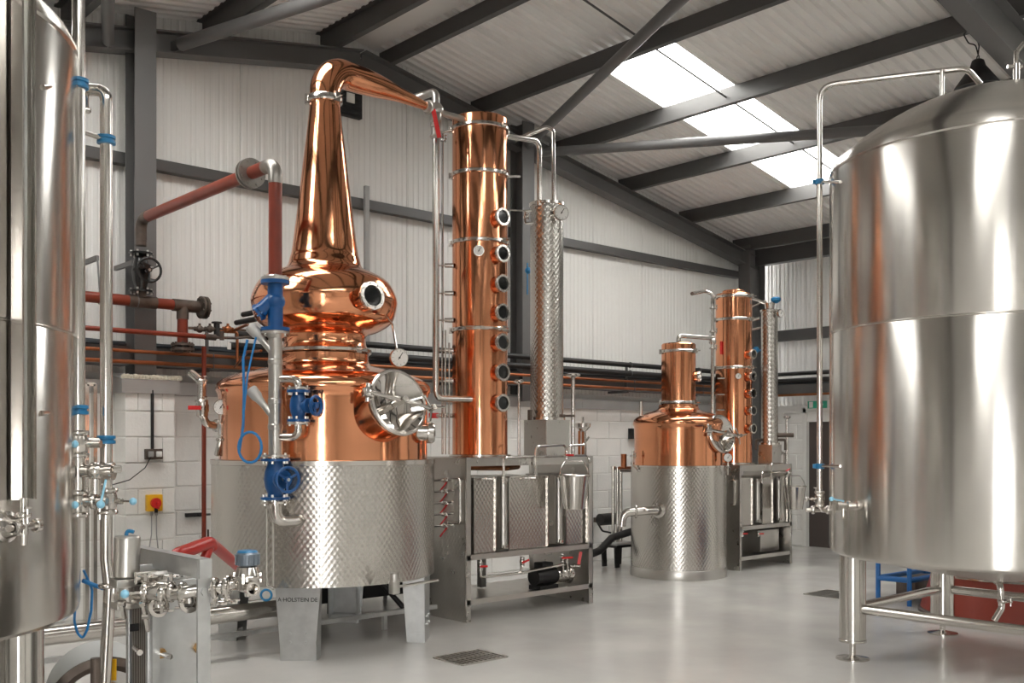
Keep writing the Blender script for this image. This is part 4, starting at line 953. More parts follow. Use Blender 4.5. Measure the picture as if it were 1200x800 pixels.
b = MB(); p = PY(933, 530, 7.2); p.x = 11.09; b.cyl(V((p.x, p.y, 1.258)), p, .02, seg=12); b.ball(p, .045); b.tube([p, p+RIGHT*.07, p+RIGHT*.07-UP*.3], .014, 8, .03); tag(b.build('trap_assembly', M_STEEL), 'knobbly steel trap fitting standing at the end of the narrow rack', 'pipe fitting')
#@@NEXT
# ------------------------------------------------------------------ fermentation tanks
def tank(label, C, R, zb, zt, zs, rise):
    t = thing('fermentation_tank', label, 'tank', C); C = V(C)
    b = MB(); b.lathe([(R-.045, zb), (R-.02, zb+.006), (R-.005, zb+.022), (R, zb+.05), (R, zs-.012), (R-.003, zs-.006), (R+.003, zs), (R-.003, zs+.006), (R, zs+.012), (R, zt-.04), (R-.006, zt-.018), (R+.003, zt-.008)], C, UP, 128, False)
    b.build('shell', M_TANK, t, label='brushed stainless shell')
    prof = [(R+.003, zt-.008), (R-.004, zt+.02), (R-.03, zt+.07), (R-.08, zt+.115)]
    for i in range(1, 13): a = i/12; prof.append(((R-.08)*(1-a)+1e-5, zt+.115+(rise-.115)*(1-(1-a)**2)))
    b = MB(); b.lathe(prof, C, UP, 128, False); b.build('dome', M_TANK, t)
    b = MB(); b.lathe([(R-.045, zb), (R-.12, zb-.015), (.35, zb-.13), (.10, zb-.17), (1e-5, zb-.17)], C, UP, 96, False); b.build('cone_base', M_TANK, t)
    L = .99*.7071; legs = []
    for sx, sy in ((-1, 1), (1, 1), (1, -1), (-1, -1)):
        p = C+V((sx*L, sy*L, 0)); legs.append(p)
        b = MB(); b.lathe([(.09, .13), (.094, .125), (.094, .14), (.09, .145), (.09, zb+.02)], p, UP, 32); lg = b.build('leg', M_TANK, t)
        b = MB(); b.lathe([(.115, .002), (.115, .010), (.05, .022), (.022, .03), (.022, .14)], p, UP, 28); b.build('foot', M_STEEL, lg)
    for i in range(4):
        b = MB(); a, c = legs[i], legs[(i+1) % 4]; d = (c-a).normalized(); b.cyl(a+d*.085+UP*.36, c-d*.085+UP*.36, .034, seg=20); b.build('cross_tube', M_TANK, t)
    return t
CR = V((7.23, 2.94, 0)); CL = V((.557, 5.09, 0)); RT = 1.115
tr = tank('huge brushed steel fermentation tank beside the door side of the hall', CR, RT, .735, 3.47, 2.31, .52)
tl = tank('huge brushed steel fermentation tank with level gauge beside the heat exchanger', CL, RT, .765, 3.26, 2.0, .52)
# --- fittings of the tank by the door
pt = PD(960.5, 100, 7.4); dz = lambda px, py, z: PD(px, py, z)
zp = pt.z; end = V((CR.x-.02, CR.y+.1, zp))
b = MB(); low = dz(960.5, 575, 7.4); b.tube([low, pt, end+V((-.1, .05, 0)), end+V((.0, 0, -.1))], .021, 16, .12); b.build('spray_pipe', M_STEEL, tr)
for py in (213, 546):
    p = dz(960.5, py, 7.4); q = PC(985, py, CR.x, CR.y, RT); b = MB(); b.cyl(p, q, .010, seg=10); so = b.build('standoff', M_STEEL, tr)
    b = MB(); b.lathe([(.022, -.02), (.034, -.018), (.034, .018), (.022, .02)], p, UP, 16, False); b.box(p+RIGHT*-.03, (.04, .02, .03), rz=math.atan2(RIGHT.y, RIGHT.x)); b.build('pipe_clip', M_BLUEC, so)
b = MB(); p = dz(1104, 103, 7.1); q = CR+(p-CR)*1.0; b.cyl(V((p.x, p.y, zp)), V((p.x, p.y, zp-.22)), .016, seg=12); b.build('pipe_post', M_STEEL, tr)
butterfly(tr, low-UP*.06, UP, .024, -RIGHT*.10+TOCAM*.02, M_STEEL, 'ball_tap')
b = MB(); p = low-UP*.14; b.tube([low-UP*.1, p, p+RIGHT*.12], .02, 12, .03); b.tube([p-RIGHT*.10, p], .018, 10); clamp(b, p+RIGHT*.06, RIGHT, .02); clamp(b, p-RIGHT*.05, RIGHT, .02); b.build('inlet_tee', M_STEEL, tr)
sv = PC(1003, 592, CR.x, CR.y, RT); n_ = (sv-CR); n_.z = 0; n_.normalize()
b = MB(); b.lathe([(.036, -.01), (.036, .005), (.022, .01), (.022, .05), (.034, .052), (.036, .075), (.02, .08), (.02, .12), (.032, .122), (.032, .15), (1e-5, .152)], sv, n_, 20); b.tube([sv+n_*.10, sv+n_*.10-UP*.075], .009, 8); b.box(sv+n_*.10-UP*.075, (.012, .012, .03)); s_ = b.build('sample_valve', M_STEEL, tr)
b = MB(); b.tube([sv+n_*.09+UP*.03, sv+n_*.10+UP*.045-RIGHT*.07], .005, 8); b.ball(sv+n_*.10+UP*.045-RIGHT*.075, .016); b.build('lever_knob', M_BLUEL, s_)
b = MB(); o0 = CR+UP*.57; e1 = PD(1172, 682, 6.9); e2 = PD(1174, 712, 6.9); e3 = PD(1165, 727, 6.9); b.tube([o0, o0-UP*.02+V((.0, 0, 0)), e1, e2, e3], .022, 14, .06); clamp(b, PD(1175, 704, 6.9), UP, .022); b.build('drain_pipe', M_STEEL, tr)
b = MB(); p = PD(1191, 78, 6.9); b.cyl(p-UP*.12, p+UP*.02, .022, seg=12); b.tube([p, p+UP*.1, p+UP*.16+RIGHT*.05], .018, 10, .04); b.tube([p-RIGHT*.06, p+RIGHT*.04], .014, 8); b.build('dome_fitting', M_STEEL, tr)
# --- fittings of the tank by the heat exchanger
pA = PD(92, 300, 4.46); zA0 = PD(92, 602, 4.46).z
b = MB(); b.cyl(V((pA.x, pA.y, zA0)), V((pA.x, pA.y, 4.0)), .0285, seg=24); pa_ = b.build('riser_pipe', M_STEEL, tl)
for py, pxq in ((98, 50), (480, 48)):
    p = PD(92, py, 4.46); q = PC(pxq, py+4, CL.x, CL.y, RT); b = MB(); b.tube([q, p], .012, 12); so = b.build('standoff', M_STEEL, tl)
    b = MB(); b.lathe([(.029, -.022), (.043, -.02), (.043, -.006), (.036, -.004), (.036, .004), (.043, .006), (.043, .02), (.029, .022)], p, UP, 20, False); b.build('pipe_clip', M_BLUEC, so)
pB = PD(124.5, 300, 4.6); zj = lambda py: PD(124.5, py, 4.6).z
bp = lambda px, py: PD(px, py, 4.6)
b = MB(); b.tube([PD(84, 107, 4.72), bp(98, 105), bp(124.5, 106), bp(124.5, 655), bp(128.5, 690), bp(121, 830)], .0275, 20, .10); b.build('transfer_pipe', M_STEEL, tl)
b = MB(); p = bp(102, 122); b.cyl(p-UP*.03, p+UP*.06, .008, seg=8); b.box(p-UP*.03, (.03, .03, .02), bev=.004); b.build('bleed_valve', M_STEEL, tl)
for py in (164, 515):
    p = bp(124.5, py); b = MB(); b.tube([V((pA.x, pA.y, p.z)), p], .011, 10); so = b.build('link_bar', M_STEEL, tl)
    b = MB(); b.lathe([(.028, -.020), (.041, -.018), (.041, -.005), (.034, -.003), (.034, .003), (.041, .005), (.041, .018), (.028, .020)], p, UP, 20, False); b.build('pipe_clip', M_BLUEC, so)
b = MB(); clamp(b, bp(127, 686), UP, .028); b.build('weld_collar', M_STEEL, tl)
# valve cluster between the two pipes
pv = lambda py: V((pA.x, pA.y, PD(92, py, 4.46).z))
butterfly(tl, pv(520), UP, .029, TOCAM*.085+RIGHT*.02)
butterfly(tl, pv(590), UP, .029, TOCAM*.085+RIGHT*.02)
b = MB(); p = pv(520); b.cyl(p, p+RIGHT*.10, .018, seg=12); b.build('cross_tube', M_STEEL, tl)
b = MB(); p = PD(112, 552, 4.45); b.ball(p, .042); b.cyl(p-RIGHT*.06, p+RIGHT*.07, .030, seg=16); b.cyl(p+RIGHT*.05, p+RIGHT*.08+UP*.0, .04, seg=16); b.cyl(p-UP*.10, p, .024, seg=12); b.box(p+RIGHT*.09+UP*.01, (.04, .05, .035), bev=.006); b.build('check_valve', M_STEEL, tl)
butterfly(tl, bp(126, 587), UP, .029, RIGHT*.125+TOCAM*.02)
b = MB(); p = PD(110, 587, 4.45); b.cyl(p-RIGHT*.06, p+RIGHT*.06, .022, seg=14); clamp(b, p, RIGHT, .024); b.build('cross_tube', M_STEEL, tl)
b = MB(); b.tube([PD(124, 562, 4.4), PD(118, 590, 4.36)], .005, 8); b.ball(PD(118, 591, 4.36), .018); b.build('lever_knob', M_BLUEL, tl)
# level gauge: framed glass tube down the front of the shell
g0, g1 = PC(28, 585, CL.x, CL.y, RT+.035), PC(28, 300, CL.x, CL.y, RT+.035); gx = V((g0.x, g0.y, 0)); nL = (gx-CL).normalized(); tL = V((-nL.y, nL.x, 0))
for s_ in (-1, 1):
    b = MB(); b.box(gx+tL*s_*.034+UP*(g0.z+3.6)/2, (.010, .05, 3.6-g0.z), rz=math.atan2(tL.y, tL.x)); b.build('gauge_rail', M_STEEL, tl, False)
b = MB(); b.cyl(gx+UP*(g0.z-.02), gx+UP*3.6, .012, seg=12); b.build('gauge_tube', M_CLEAR, tl)
b = MB(); b.cyl(gx+UP*(PD(28, 5, 4.1).z), gx+UP*3.6, .022, seg=14); b.build('gauge_head', M_SATIN, tl)
b = MB(); b.box(gx-nL*.02+UP*(g0.z+3.6)/2, (.06, .004, 3.6-g0.z), rz=math.atan2(tL.y, tL.x)); b.build('gauge_back', M_SATIN, tl, False)
p = PC(28, 617, CL.x, CL.y, RT+.07)
b = MB(); b.cyl(p+UP*.11, p-UP*.03, .016, seg=14); b.cyl(p-UP*.07, p-UP*.02, .011, seg=10); b.cyl(p-tL*.08, p+tL*.075, .014, seg=14); b.lathe([(.022, 0), (.026, .004), (.026, .022), (.02, .026)], p+tL*.055, tL, 18); clamp(b, p+UP*.045, UP, .017); clamp(b, p-tL*.05, tL, .018); b.build('gauge_cock', M_STEEL, tl)
q = PC(6, 617, CL.x, CL.y, RT); nq = (q-CL); nq.z = 0; nq.normalize()
b = MB(); b.lathe([(.060, 0), (.060, .012), (.046, .018), (.034, .05), (.034, .07)], q, nq, 24); b.build('side_port', M_STEEL, tl)
b = MB(); a0 = PC(95, 690, CL.x, CL.y, RT+.01); hp = [PD(98, 668, 4.7), PD(108, 690, 4.75), PD(107, 715, 4.75), PD(102, 738, 4.75), PD(97, 748, 4.75), PD(91, 742, 4.75), PD(87, 728, 4.75), PD(88, 712, 4.78)]
b.tube(hp, .006, 8, .05); b.tube([PD(97, 680, 4.7), PD(112, 686, 4.75), PD(124, 690, 4.72)], .010, 8, .03); tag(b.build('air_hose', M_BLUEP), 'thin blue hose drooping below the tank with the level gauge', 'hose')

M_BRASS = mat('brass_nut', (.45, .27, .11), .9, .4)
# ------------------------------------------------------------------ plate heat exchanger and its pipework
h0, h1 = PD(238.5, 672, 3.9), PD(165, 650, 4.35); h0.z = h1.z = 1.04
ax = (h0-h1); ax.z = 0; HL = ax.length; ax.normalize(); wx = V((-ax.y, ax.x, 0))
if wx.dot(RIGHT) < 0: wx = -wx
hx = thing('heat_exchanger', 'upright plate heat exchanger with steel frame beside the level gauge tank', 'heat exchanger', V(((h0+h1).x/2, (h0+h1).y/2, 0)))
RH = Matrix((wx, ax, UP)).transposed() if wx.cross(ax).z > 0 else Matrix((-wx, ax, UP)).transposed()
g = lambda t, w, z: h1+ax*t+wx*w+UP*(z-h1.z)
b = MB(); b.bar(h1-ax*.05, h0+ax*.02, .05, .075); b.build('carrying_bar', M_GALV, hx, False)
b = MB(); b.box(g(HL+.0, 0, .535), (.052, .012, 1.07), R=RH); b.box(g(HL-.02, .021, .535), (.010, .05, 1.07), R=RH); b.build('end_post', M_GALV, hx, False)
b = MB()
for z in (.95, 1.02): b.cyl(g(HL+.004, 0.0, z), g(HL+.016, 0.0, z), .016, seg=6)
b.build('post_bolts', M_GALV, hx)['kind'] = 'stuff'
tP = HL*.60
b = MB(); b.box(g(tP, 0, .53), (.25, .022, .88), R=RH, bev=.004); b.build('pressure_plate', M_GALV, hx, False)
b = MB(); b.box(g(tP+.02, -.10, .53), (.03, .03, .86), R=RH); b.build('plate_edge', M_GALV, hx, False)
for i in range(16):
    b = MB(); b.box(g(tP-.022-i*.0095, 0, .53), (.235, .0055, .84), R=RH); b.build('heat_plate', M_SATIN if i % 2 else M_IRON, hx, False)
b = MB(); b.box(g(tP-.20, 0, .53), (.25, .03, .98), R=RH, bev=.004); b.build('frame_plate', M_GALV, hx, False)
b = MB(); b.box(g(tP-.10, -.122, .78), (.06, .005, .03), R=RH); b.build('data_plate', M_BLACK, hx, False)
for w in (-.075, .085):
    b = MB(); b.cyl(g(tP-.25, w, .685), g(tP+.11, w, .685), .011, seg=10); bo = b.build('tie_bolt', M_STEEL, hx)
    b = MB(); b.cyl(g(tP+.011, w, .685), g(tP+.03, w, .685), .022, seg=6); b.build('nut', M_BRASS, bo)
for z in (.70,):
    b = MB(); b.cyl(g(tP-.08, -.14, z), g(tP+.02, -.16, z), .012, seg=10); b.build('tie_bolt', M_STEEL, hx)
# manifold across its upper front
m0, m1 = PD(140, 700, 4.05), PD(262, 688, 3.95)
b = MB(); b.tube([m0, PD(176, 700, 3.95), PD(215, 694, 3.9), m1], .026, 16, .05)
for px, py in ((190, 697), (214, 694), (252, 689)): clamp(b, PD(px, py, 3.92), RIGHT, .027, UP*-1)
b.build('manifold', M_STEEL, hx)
for px, py in ((186, 711), (222, 706)):
    b = MB(); p = PD(px, py, 3.93); b.lathe([(.030, -.05), (.030, -.012), (.040, -.01), (.040, .006), (.026, .008), (.020, -.004), (1e-5, -.006)], p, TOCAM*.8+RIGHT*.6, 24); b.tube([p, p+UP*.06], .022, 12); b.build('port', M_STEEL, hx)
butterfly(hx, PD(186, 693, 3.93), RIGHT, .027, -RIGHT*.11+TOCAM*.06+UP*.0)
b = MB(); p = PD(177, 676, 3.98); b.box(p, (.13, .02, .05), R=RH, bev=.004); b.build('bracket', M_STEEL, hx)
for px, py in ((168, 707), (171, 722), (143, 707)):
    b = MB(); p = PD(px, py, 3.95); b.bar(p, p-UP*.06+RIGHT*.01, .02, .012, RIGHT); b.cyl(p-RIGHT*.012, p+RIGHT*.012, .014, seg=10); b.build('wing_nut', M_STEEL, hx)
# canister on the manifold's end
cn = thing('filter_canister', 'brushed steel canister standing on a clamp beside the plate heat exchanger', 'canister', PD(149, 690, 4.0)); p = PD(148, 676, 4.0)
b = MB(); b.lathe([(.045, .0), (.050, .005), (.050, .158), (.044, .165), (1e-5, .167)], p, V((0.03, 0, 1)), 28); b.build('canister_body', M_SATIN, cn)
b = MB(); b.box(p-UP*.02, (.11, .09, .035), R=RH, bev=.006); b.cyl(p-UP*.10, p-UP*.03, .028, seg=16); b.box(p-UP*.11, (.10, .07, .03), R=RH, bev=.006); b.build('clamp_base', M_SATIN, cn)
b = MB(); b.tube([p+UP*.165-RIGHT*.0, p+UP*.19, p+UP*.18+RIGHT*.03], .008, 8, .02); b.build('air_fitting', M_BLUEC, cn)
# diaphragm valve
dv = thing('diaphragm_valve', 'steel diaphragm valve with slate blue handwheel before the quilted jacket', 'valve', PD(290, 700, 3.97)); p = PD(290, 678, 3.97)
b = MB(); b.lathe([(.030, -.048), (.046, -.04), (.05, -.012), (.05, .0), (.058, .002), (.058, .012), (.05, .014), (.046, .03), (.040, .048), (.02, .052)], p, UP, 28); b.build('valve_body', M_STEEL, dv)
o0_ = p+TOCAM*.02+RIGHT*.01-UP*.028; o1_ = p+TOCAM*.085+RIGHT*.045-UP*.028; od = (o1_-o0_).normalized(); oL = (o1_-o0_).length
b = MB(); b.lathe([(.027, 0), (.027, oL), (.020, oL)], o0_, od, 24, False); q_ = b.build('outlet', M_STEEL, dv)
b = MB(); b.lathe([(.020, oL), (.020, .004), (1e-5, .004)], o0_, od, 24, False); b.build('bore', M_STEEL, q_)
b = MB(); b.tube([p-UP*.02, p-RIGHT*.06-UP*.022, m1], .024, 14); clamp(b, p-RIGHT*.075-UP*.025, RIGHT, .026, -UP); clamp(b, m1+RIGHT*.01, RIGHT, .026, -UP); b.cyl(p-UP*.045, p-UP*.07, .012, seg=10); b.build('inlet', M_STEEL, dv)
b = MB(); u_ = 14
for i in range(u_): a = 2*PI*i/u_; b.box(p+UP*.078+V((math.cos(a), math.sin(a), 0))*.042, (.012, .012, .042), rz=a)
b.lathe([(.034, .052), (.044, .056), (.046, .098), (.040, .106), (1e-5, .108)], p, UP, 28); b.build('handwheel', M_SLATE, dv)
b = MB(); b.lathe([(.041, .106), (.036, .113), (1e-5, .114)], p, UP, 24, False); b.build('cap', M_BLUEC, dv)
for k in range(4):
    a = PI/4+k*PI/2; q = p+V((math.cos(a), math.sin(a), 0))*.052; b = MB(); b.cyl(q-UP*.012, q+UP*.026, .008, seg=6); b.build('stud', M_STEEL, dv)
# floor pipes under the still
fp = thing('floor_pipe', 'thick steel pipe lying low past the heat exchanger and under the large still', 'pipe', (2.3, 6.6, .0)); zf = PY(285, 717, 6.6).z
b = MB(); b.cyl((.9, 6.6, zf), (3.72, 6.6, zf), .060, seg=24); b.build('pipe', M_STEEL, fp)
for x_ in (1.4, 3.0):
    b = MB(); b.bar((x_, 6.6, 0), (x_, 6.6, zf-.05), .04, .04); b.torus((x_, 6.6, zf), EX, .062, .006, 24, 6); b.build('stand', M_GALV, fp)
fr = thing('pipe_rail', 'low grey support rail on short feet running under the large still', 'rail', (3.2, 6.78, 0))
b = MB(); b.bar((1.0, 6.78, .13), (5.25, 6.78, .13), .04, .035); b.build('rail', M_GALV, fr, False)
for x_ in (1.3, 2.6, 4.72, 5.15):
    b = MB(); b.bar((x_, 6.78, 0), (x_, 6.78, .112), .035, .035); b.build('foot', M_GALV, fr, False)
# condensate sump and lines behind the legs
cs = thing('condensate_tank', 'dark condensate tank with a pale card under the large still', 'tank', (5.2, 7.9, 0))
b = MB(); b.box((5.22, 7.92, .31), (1.06, .44, .42), bev=.01); b.build('tank_body', M_BLACK, cs)
xc = PY(403, 705, 7.68).x; b = MB(); b.box((xc, 7.685, .38), (.20, .02, .22)); b.build('front_card', M_CARD, cs, False)
for k in (-.05, .05): b = MB(); b.cyl((xc+k, 7.66, .28), (xc+k, 7.66, .40), .018, .010, 10); b.build('probe', M_BLACK, cs)
for x_, y_ in ((4.8, 7.75), (5.65, 7.75), (4.8, 8.1), (5.65, 8.1)): b = MB(); b.cyl((x_, y_, 0), (x_, y_, .11), .02, seg=10); b.build('foot', M_FRAME, cs)
b = MB(); b.tube([(4.55, 8.3, .03), (4.5, 7.9, .25), (4.75, 7.55, .34), (5.1, 7.4, .30), (5.3, 7.3, .04)], .024, 10, .1); tag(b.build('drain_hose', M_BLACK), 'black drain hose curling under the large still', 'hose')
# red tubular trolley frame
M_REDT = mat('red_frame_enamel', (.36, .016, .010), 0, .35)
rf = thing('trolley_frame', 'bright red tubular trolley frame standing behind the heat exchanger', 'trolley', V((PD(247, 660, 5.3).x, PD(247, 660, 5.3).y, 0)))
f1 = PD(246, 635, 5.3); f0 = PD(203, 651, 4.95); f2 = PD(280, 664, 5.9)
b = MB(); b.tube([V((f0.x, f0.y, 0)), f0, f1, f1+V((.02, .02, -.03))], .034, 14, .06); b.build('handle_tube', M_REDT, rf)
b = MB(); b.tube([f1, f2, PD(288, 674, 6.4)], .030, 14, .06); b.build('rear_tube', M_REDT, rf)
b = MB(); b.tube([f1-UP*.02, PD(239, 656, 5.25), V((PD(239, 700, 5.25).x, PD(239, 700, 5.25).y, 0))], .026, 12, .05); b.build('strut', M_REDT, rf)
# drum on the floor
dc = PD(122, 836, 4.72); da = (RIGHT*.42+TOCAM*.9).normalized(); dc.z = .262
dm = thing('drum', 'pale grey drum lying on its side at the foot of the heat exchanger', 'drum', V((dc.x, dc.y, 0)))
b = MB(); b.lathe([(.23, -.46), (.255, -.45), (.258, 0), (.252, .012)], dc, da, 48, False); b.lathe([(1e-5, -.44), (.23, -.44)], dc, da, 48, False); b.build('drum_body', M_DRUM, dm)
b = MB(); b.lathe([(.252, .012), (.262, .014), (.262, .03), (.225, .034), (.20, .02), (.20, -.02)], dc, da, 48, False); b.build('rim', M_IRON, dm)
b = MB(); b.lathe([(.20, -.01), (.06, -.01), (.055, .02), (1e-5, .02)], dc, da, 40, False); b.build('end_disc', M_SATIN, dm)
b = MB(); b.lathe([(.14, -.008), (.12, .004), (.06, .004)], dc, da, 40, False); b.build('hub', mat('tan_hub', (.55, .36, .20), 0, .6), dm)
b = MB(); p = dc+da*.035+UP*.205+RIGHT*.03; b.box(p, (.05, .006, .10), rz=math.atan2(RIGHT.y, RIGHT.x)); b.build('tag', M_YELLOW, dm)
b = MB(); p = PZ(112, 1010, 0); b.cyl(V((p.x, p.y, 0)), V((p.x, p.y, PD(112, 771, 3.65).z)), .018, seg=14); b.lathe([(.06, 0), (.06, .008), (.02, .014)], V((p.x, p.y, 0)), UP, 20); tag(b.build('post', M_IRON), 'short dark post before the pale drum', 'post')
#@@NEXT
# ------------------------------------------------------------------ services along the gable wall
def wall_run(name, label, cat, za, r, m, x0, x1, y, seg=14, brk=None, group=None):
    t = thing(name, label, cat, V(((x0+x1)/2, y, za-r)), group)
    b = MB(); b.cyl((x0, y, za), (x1, y, za), r, seg=seg); b.build('pipe', m, t)
    x_ = 4.1-1.45*3
    while x_ < x0+.05: x_ += 1.45                  # clips sit on the tray brackets
    while x_ < x1:
        b = MB(); b.torus((x_, y, za), EX, r+.004, .005, 16, 6); b.bar((x_, y+r, za), (x_, 8.714, za), .02, .008); b.build('clip', M_FRAME, t); x_ += 1.45
    return t
wall_run('insulated_pipe', 'black insulated pipe along the gable wall, upper of the pair', 'pipe', 2.535, .032, M_BLACK, 4.36, 12.6, 8.66)
wall_run('insulated_pipe', 'black insulated pipe along the gable wall, lower of the pair', 'pipe', 2.425, .036, M_BLACK, 4.30, 12.6, 8.66)
wall_run('copper_pipe', 'bare copper pipe above the sill, upper of the two runs', 'pipe', 2.315, .016, M_COPPERP, -1.0, 12.6, 8.60)
wall_run('copper_pipe', 'bare copper pipe above the sill, lower of the two runs', 'pipe', 2.222, .018, M_COPPERP, -1.0, 12.6, 8.60)
for px, py, lab, dy, xo, zo in ((277, 378, 'lower', -.74, 4.70, 2.425), (285, 368.5, 'upper', -.85, 4.95, 2.535)):
    p = PY(px, py, 8.25); b = MB(); b.tube([p, p+V((0, dy, 0)), V((xo, p.y+dy, p.z)), V((xo, 8.40, p.z-.02)), V((xo, 8.65, zo))], .024, 12, .07)
    tag(b.build('black_pipe', M_BLACK), 'black pipe stub behind the boil ball of the large still, %s of two' % lab, 'pipe')
# cable tray with its cables
ct = thing('cable_tray', 'dark cable tray of blue black cables under the cladding of the gable wall', 'cable tray', V((5.5, 8.8, 2.2)))
for xa, xb in ((-1.0, 3.40), (3.61, 8.03), (8.24, 12.6)):
    b = MB(); b.box(((xa+xb)/2, 8.86, 2.21), (xb-xa, .22, .012)); b.box(((xa+xb)/2, 8.752, 2.287), (xb-xa, .008, .166)); b.box(((xa+xb)/2, 8.965, 2.27), (xb-xa, .008, .13)); b.build('tray', M_PURLIN, ct, False)
    for i in range(6):
        b = MB(); yy = 8.775+.03*i; zz_ = 2.385+.012*(i % 3); pts = [V((xa+.02+(xb-xa-.04)*k/12, yy+.006*math.sin(k*1.7+i), zz_+.008*math.sin(k*2.1+i*2))) for k in range(13)]
        b.tube(pts, .013, 8); b.build('cable', M_CABLE, ct)
x_ = 4.1-1.45*3
while x_ < 12.6:
    b = MB(); b.bar((x_, 8.70, 2.189), (x_, 9.04, 2.189), .03, .03); b.bar((x_, 8.724, 2.19), (x_, 8.724, 2.57), .03, .022); b.build('bracket', M_FRAME, ct, False); x_ += 1.45
# red branch lines
rb = thing('condensate_line', 'thin red oxide pipe along the gable wall below the large red header', 'pipe', V((2.8, 8.5, 0))); zr0 = PY(185, 391.5, 8.5).z; xr1 = PY(238, 397, 8.5).x
b = MB(); b.cyl((-1.0, 8.42, zr0), (xr1-.02, 8.42, zr0), .021, seg=14); b.build('pipe', M_RED, rb)
b = MB(); b.cyl((xr1-.02, 8.42, zr0), (xr1+.08, 8.42, zr0), .028, seg=14); b.tube([(xr1+.07, 8.42, zr0), (xr1+.28, 8.44, zr0+.01), (xr1+.45, 8.3, zr0+.03), (xr1+.55, 8.0, zr0+.03)], .013, 10); b.cyl((xr1+.14, 8.42, zr0-.02), (xr1+.14, 8.42, zr0+.06), .02, seg=10); b.build('union', M_IRON, rb)
b = MB(); b.box((xr1+.2, 8.40, zr0-.07), (.035, .008, .06)); b.build('tag', M_PLASTIC, rb, False)
b = MB(); x_ = PY(239, 450, 8.52).x; b.cyl((x_, 8.52, PY(239, 632, 8.52).z), (x_, 8.52, PY(239, 406, 8.52).z), .020, seg=14); b.build('drop_pipe', M_RED, rb)
b = MB(); zz_ = PY(239, 632, 8.52).z; b.cyl((x_, 8.52, zz_-.09), (x_, 8.52, zz_+.02), .027, seg=12); b.tube([(x_, 8.52, zz_-.08), (x_, 8.52, .05), (x_, 8.8, .04)], .02, 10, .05); b.bar((x_+.03, 8.5, zz_-.05), (x_+.03, 8.5, zz_+.09), .02, .01); b.build('drop_valve', M_IRON, rb)
tp = thing('trap_line', 'row of small bronze and black steam traps beside the red header', 'steam trap', V((PY(250, 386, 8.50).x, 8.50, 0)))
p = [PY(px, py, 8.50) for px, py in ((219, 384), (290, 387))]; 
b = MB(); b.cyl(p[0], p[1], .012, seg=10); b.build('pipe', M_IRON, tp)
for px, r, m_ in ((234, .034, M_IRON), (246, .034, M_IRON), (267, .036, M_COPPERP)):
    b = MB(); q = PY(px, 385.5, 8.50); b.ball(q, r); b.cyl(q-EX*.05, q+EX*.05, .02, seg=8); b.cyl(q, q+UP*.05, .012, seg=8); b.build('trap', m_, tp)
b = MB(); q = PY(254, 387, 8.50); b.cyl(q-UP*.06, q+UP*.06, .028, seg=8); b.torus(q+UP*.07, UP, .04, .008, 16, 6); b.build('stop_valve', M_BLACK, tp)
b = MB(); b.tube([PY(276, 386, 8.50), PY(290, 380, 8.2), PY(297, 390, 7.9)], .014, 8); b.tube([PY(258, 388, 8.50), PY(278, 389, 8.50), PY(278, 425, 8.50)], .014, 8, .03); b.tube([PY(275, 430, 8.4), PY(290, 412, 8.0), PY(306, 411, 7.3)], .011, 8); b.build('branch', M_COPPERP, tp)
# pier: conduit, socket, isolator, cables
YP = 8.617
b = MB(); p0, p1 = PY(178.5, 457, YP-.01), PY(178.5, 527, YP-.01); b.cyl(p1, p0, .014, seg=12); tag(b.build('conduit', M_BLACK), 'black conduit dropping down the block pier to the socket', 'conduit')
sk = thing('socket_outlet', 'black twin socket outlet with grey plugs on the block pier', 'socket', PY(179, 538, YP)); c = PY(180, 532, YP-.022)
b = MB(); b.box(c, (.155, .042, .092), bev=.006); b.build('back_box', M_IRON, sk)
for dx in (-.036, .036):
    b = MB(); b.box(c+V((dx, -.03, .0)), (.045, .03, .05), bev=.005); b.build('plug', M_PLASTIC if dx > 0 else M_FLASH, sk)
b = MB(); b.tube([c+V((-.04, -.04, -.02)), PY(170, 548, YP-.05), PY(152, 562, YP-.06), PY(128, 569, YP-.1), PY(105, 577, YP-.1)], .005, 6); tag(b.build('power_cable', M_BLACK), 'black cable sagging from the socket on the block pier', 'cable')
iso = thing('isolator_switch', 'yellow isolator switch with red rotary knob on the block pier', 'switch', PY(180, 600, YP)); c = PY(180.5, 589, YP-.03)
b = MB(); b.box(c, (.135, .06, .145), bev=.006); b.build('enclosure', M_YELLOW, iso)
b = MB(); b.cyl(c-EY*.03, c-EY*.055, .045, seg=24); kn = b.build('rotary_knob', M_REDB, iso)
b = MB(); b.box(c-EY*.065+V((.008, 0, -.02)), (.022, .02, .06), bev=.003); b.build('grip', M_REDB, kn)
b = MB(); b.box(c-EY*.032+V((.006, 0, -.06)), (.03, .004, .05)); b.build('padlock_tab', M_BLACK, kn)
for dx in (-.022, .022):
    b = MB(); q = c+V((dx, 0, -.07)); b.cyl(q-UP*.04, q, .012, seg=10); b.tube([q-UP*.03, q-UP*.20, q+V((-.03 if dx < 0 else .02, .0, -.38)), V((q.x-(.06 if dx < 0 else -.03), q.y, .02))], .005, 6, .05); b.build('cable_tail', M_FLASH, iso)
b = MB(); c = PY(228, 603, WB-.02); b.box(c, (.17, .04, .035)); b.cyl(c+V((.02, -.03, 0)), c+V((.14, -.03, .0)), .01, seg=8); tag(b.build('pipe_bracket', M_BLACK), 'small black bracket on the blockwork beside the red drop pipe', 'bracket')
# foam along the pier sill
b = MB(); random.seed(3)
for i in range(16):
    x_ = 3.30+.033*i; b.ball(V((x_, 8.625+random.uniform(-.006, .006), 2.098)), random.uniform(.020, .029), 10, .9)
fo = b.build('sill_foam', M_FOAM); tag(fo, 'bead of cream foam along the sill on top of the block pier', 'foam', kind='stuff')
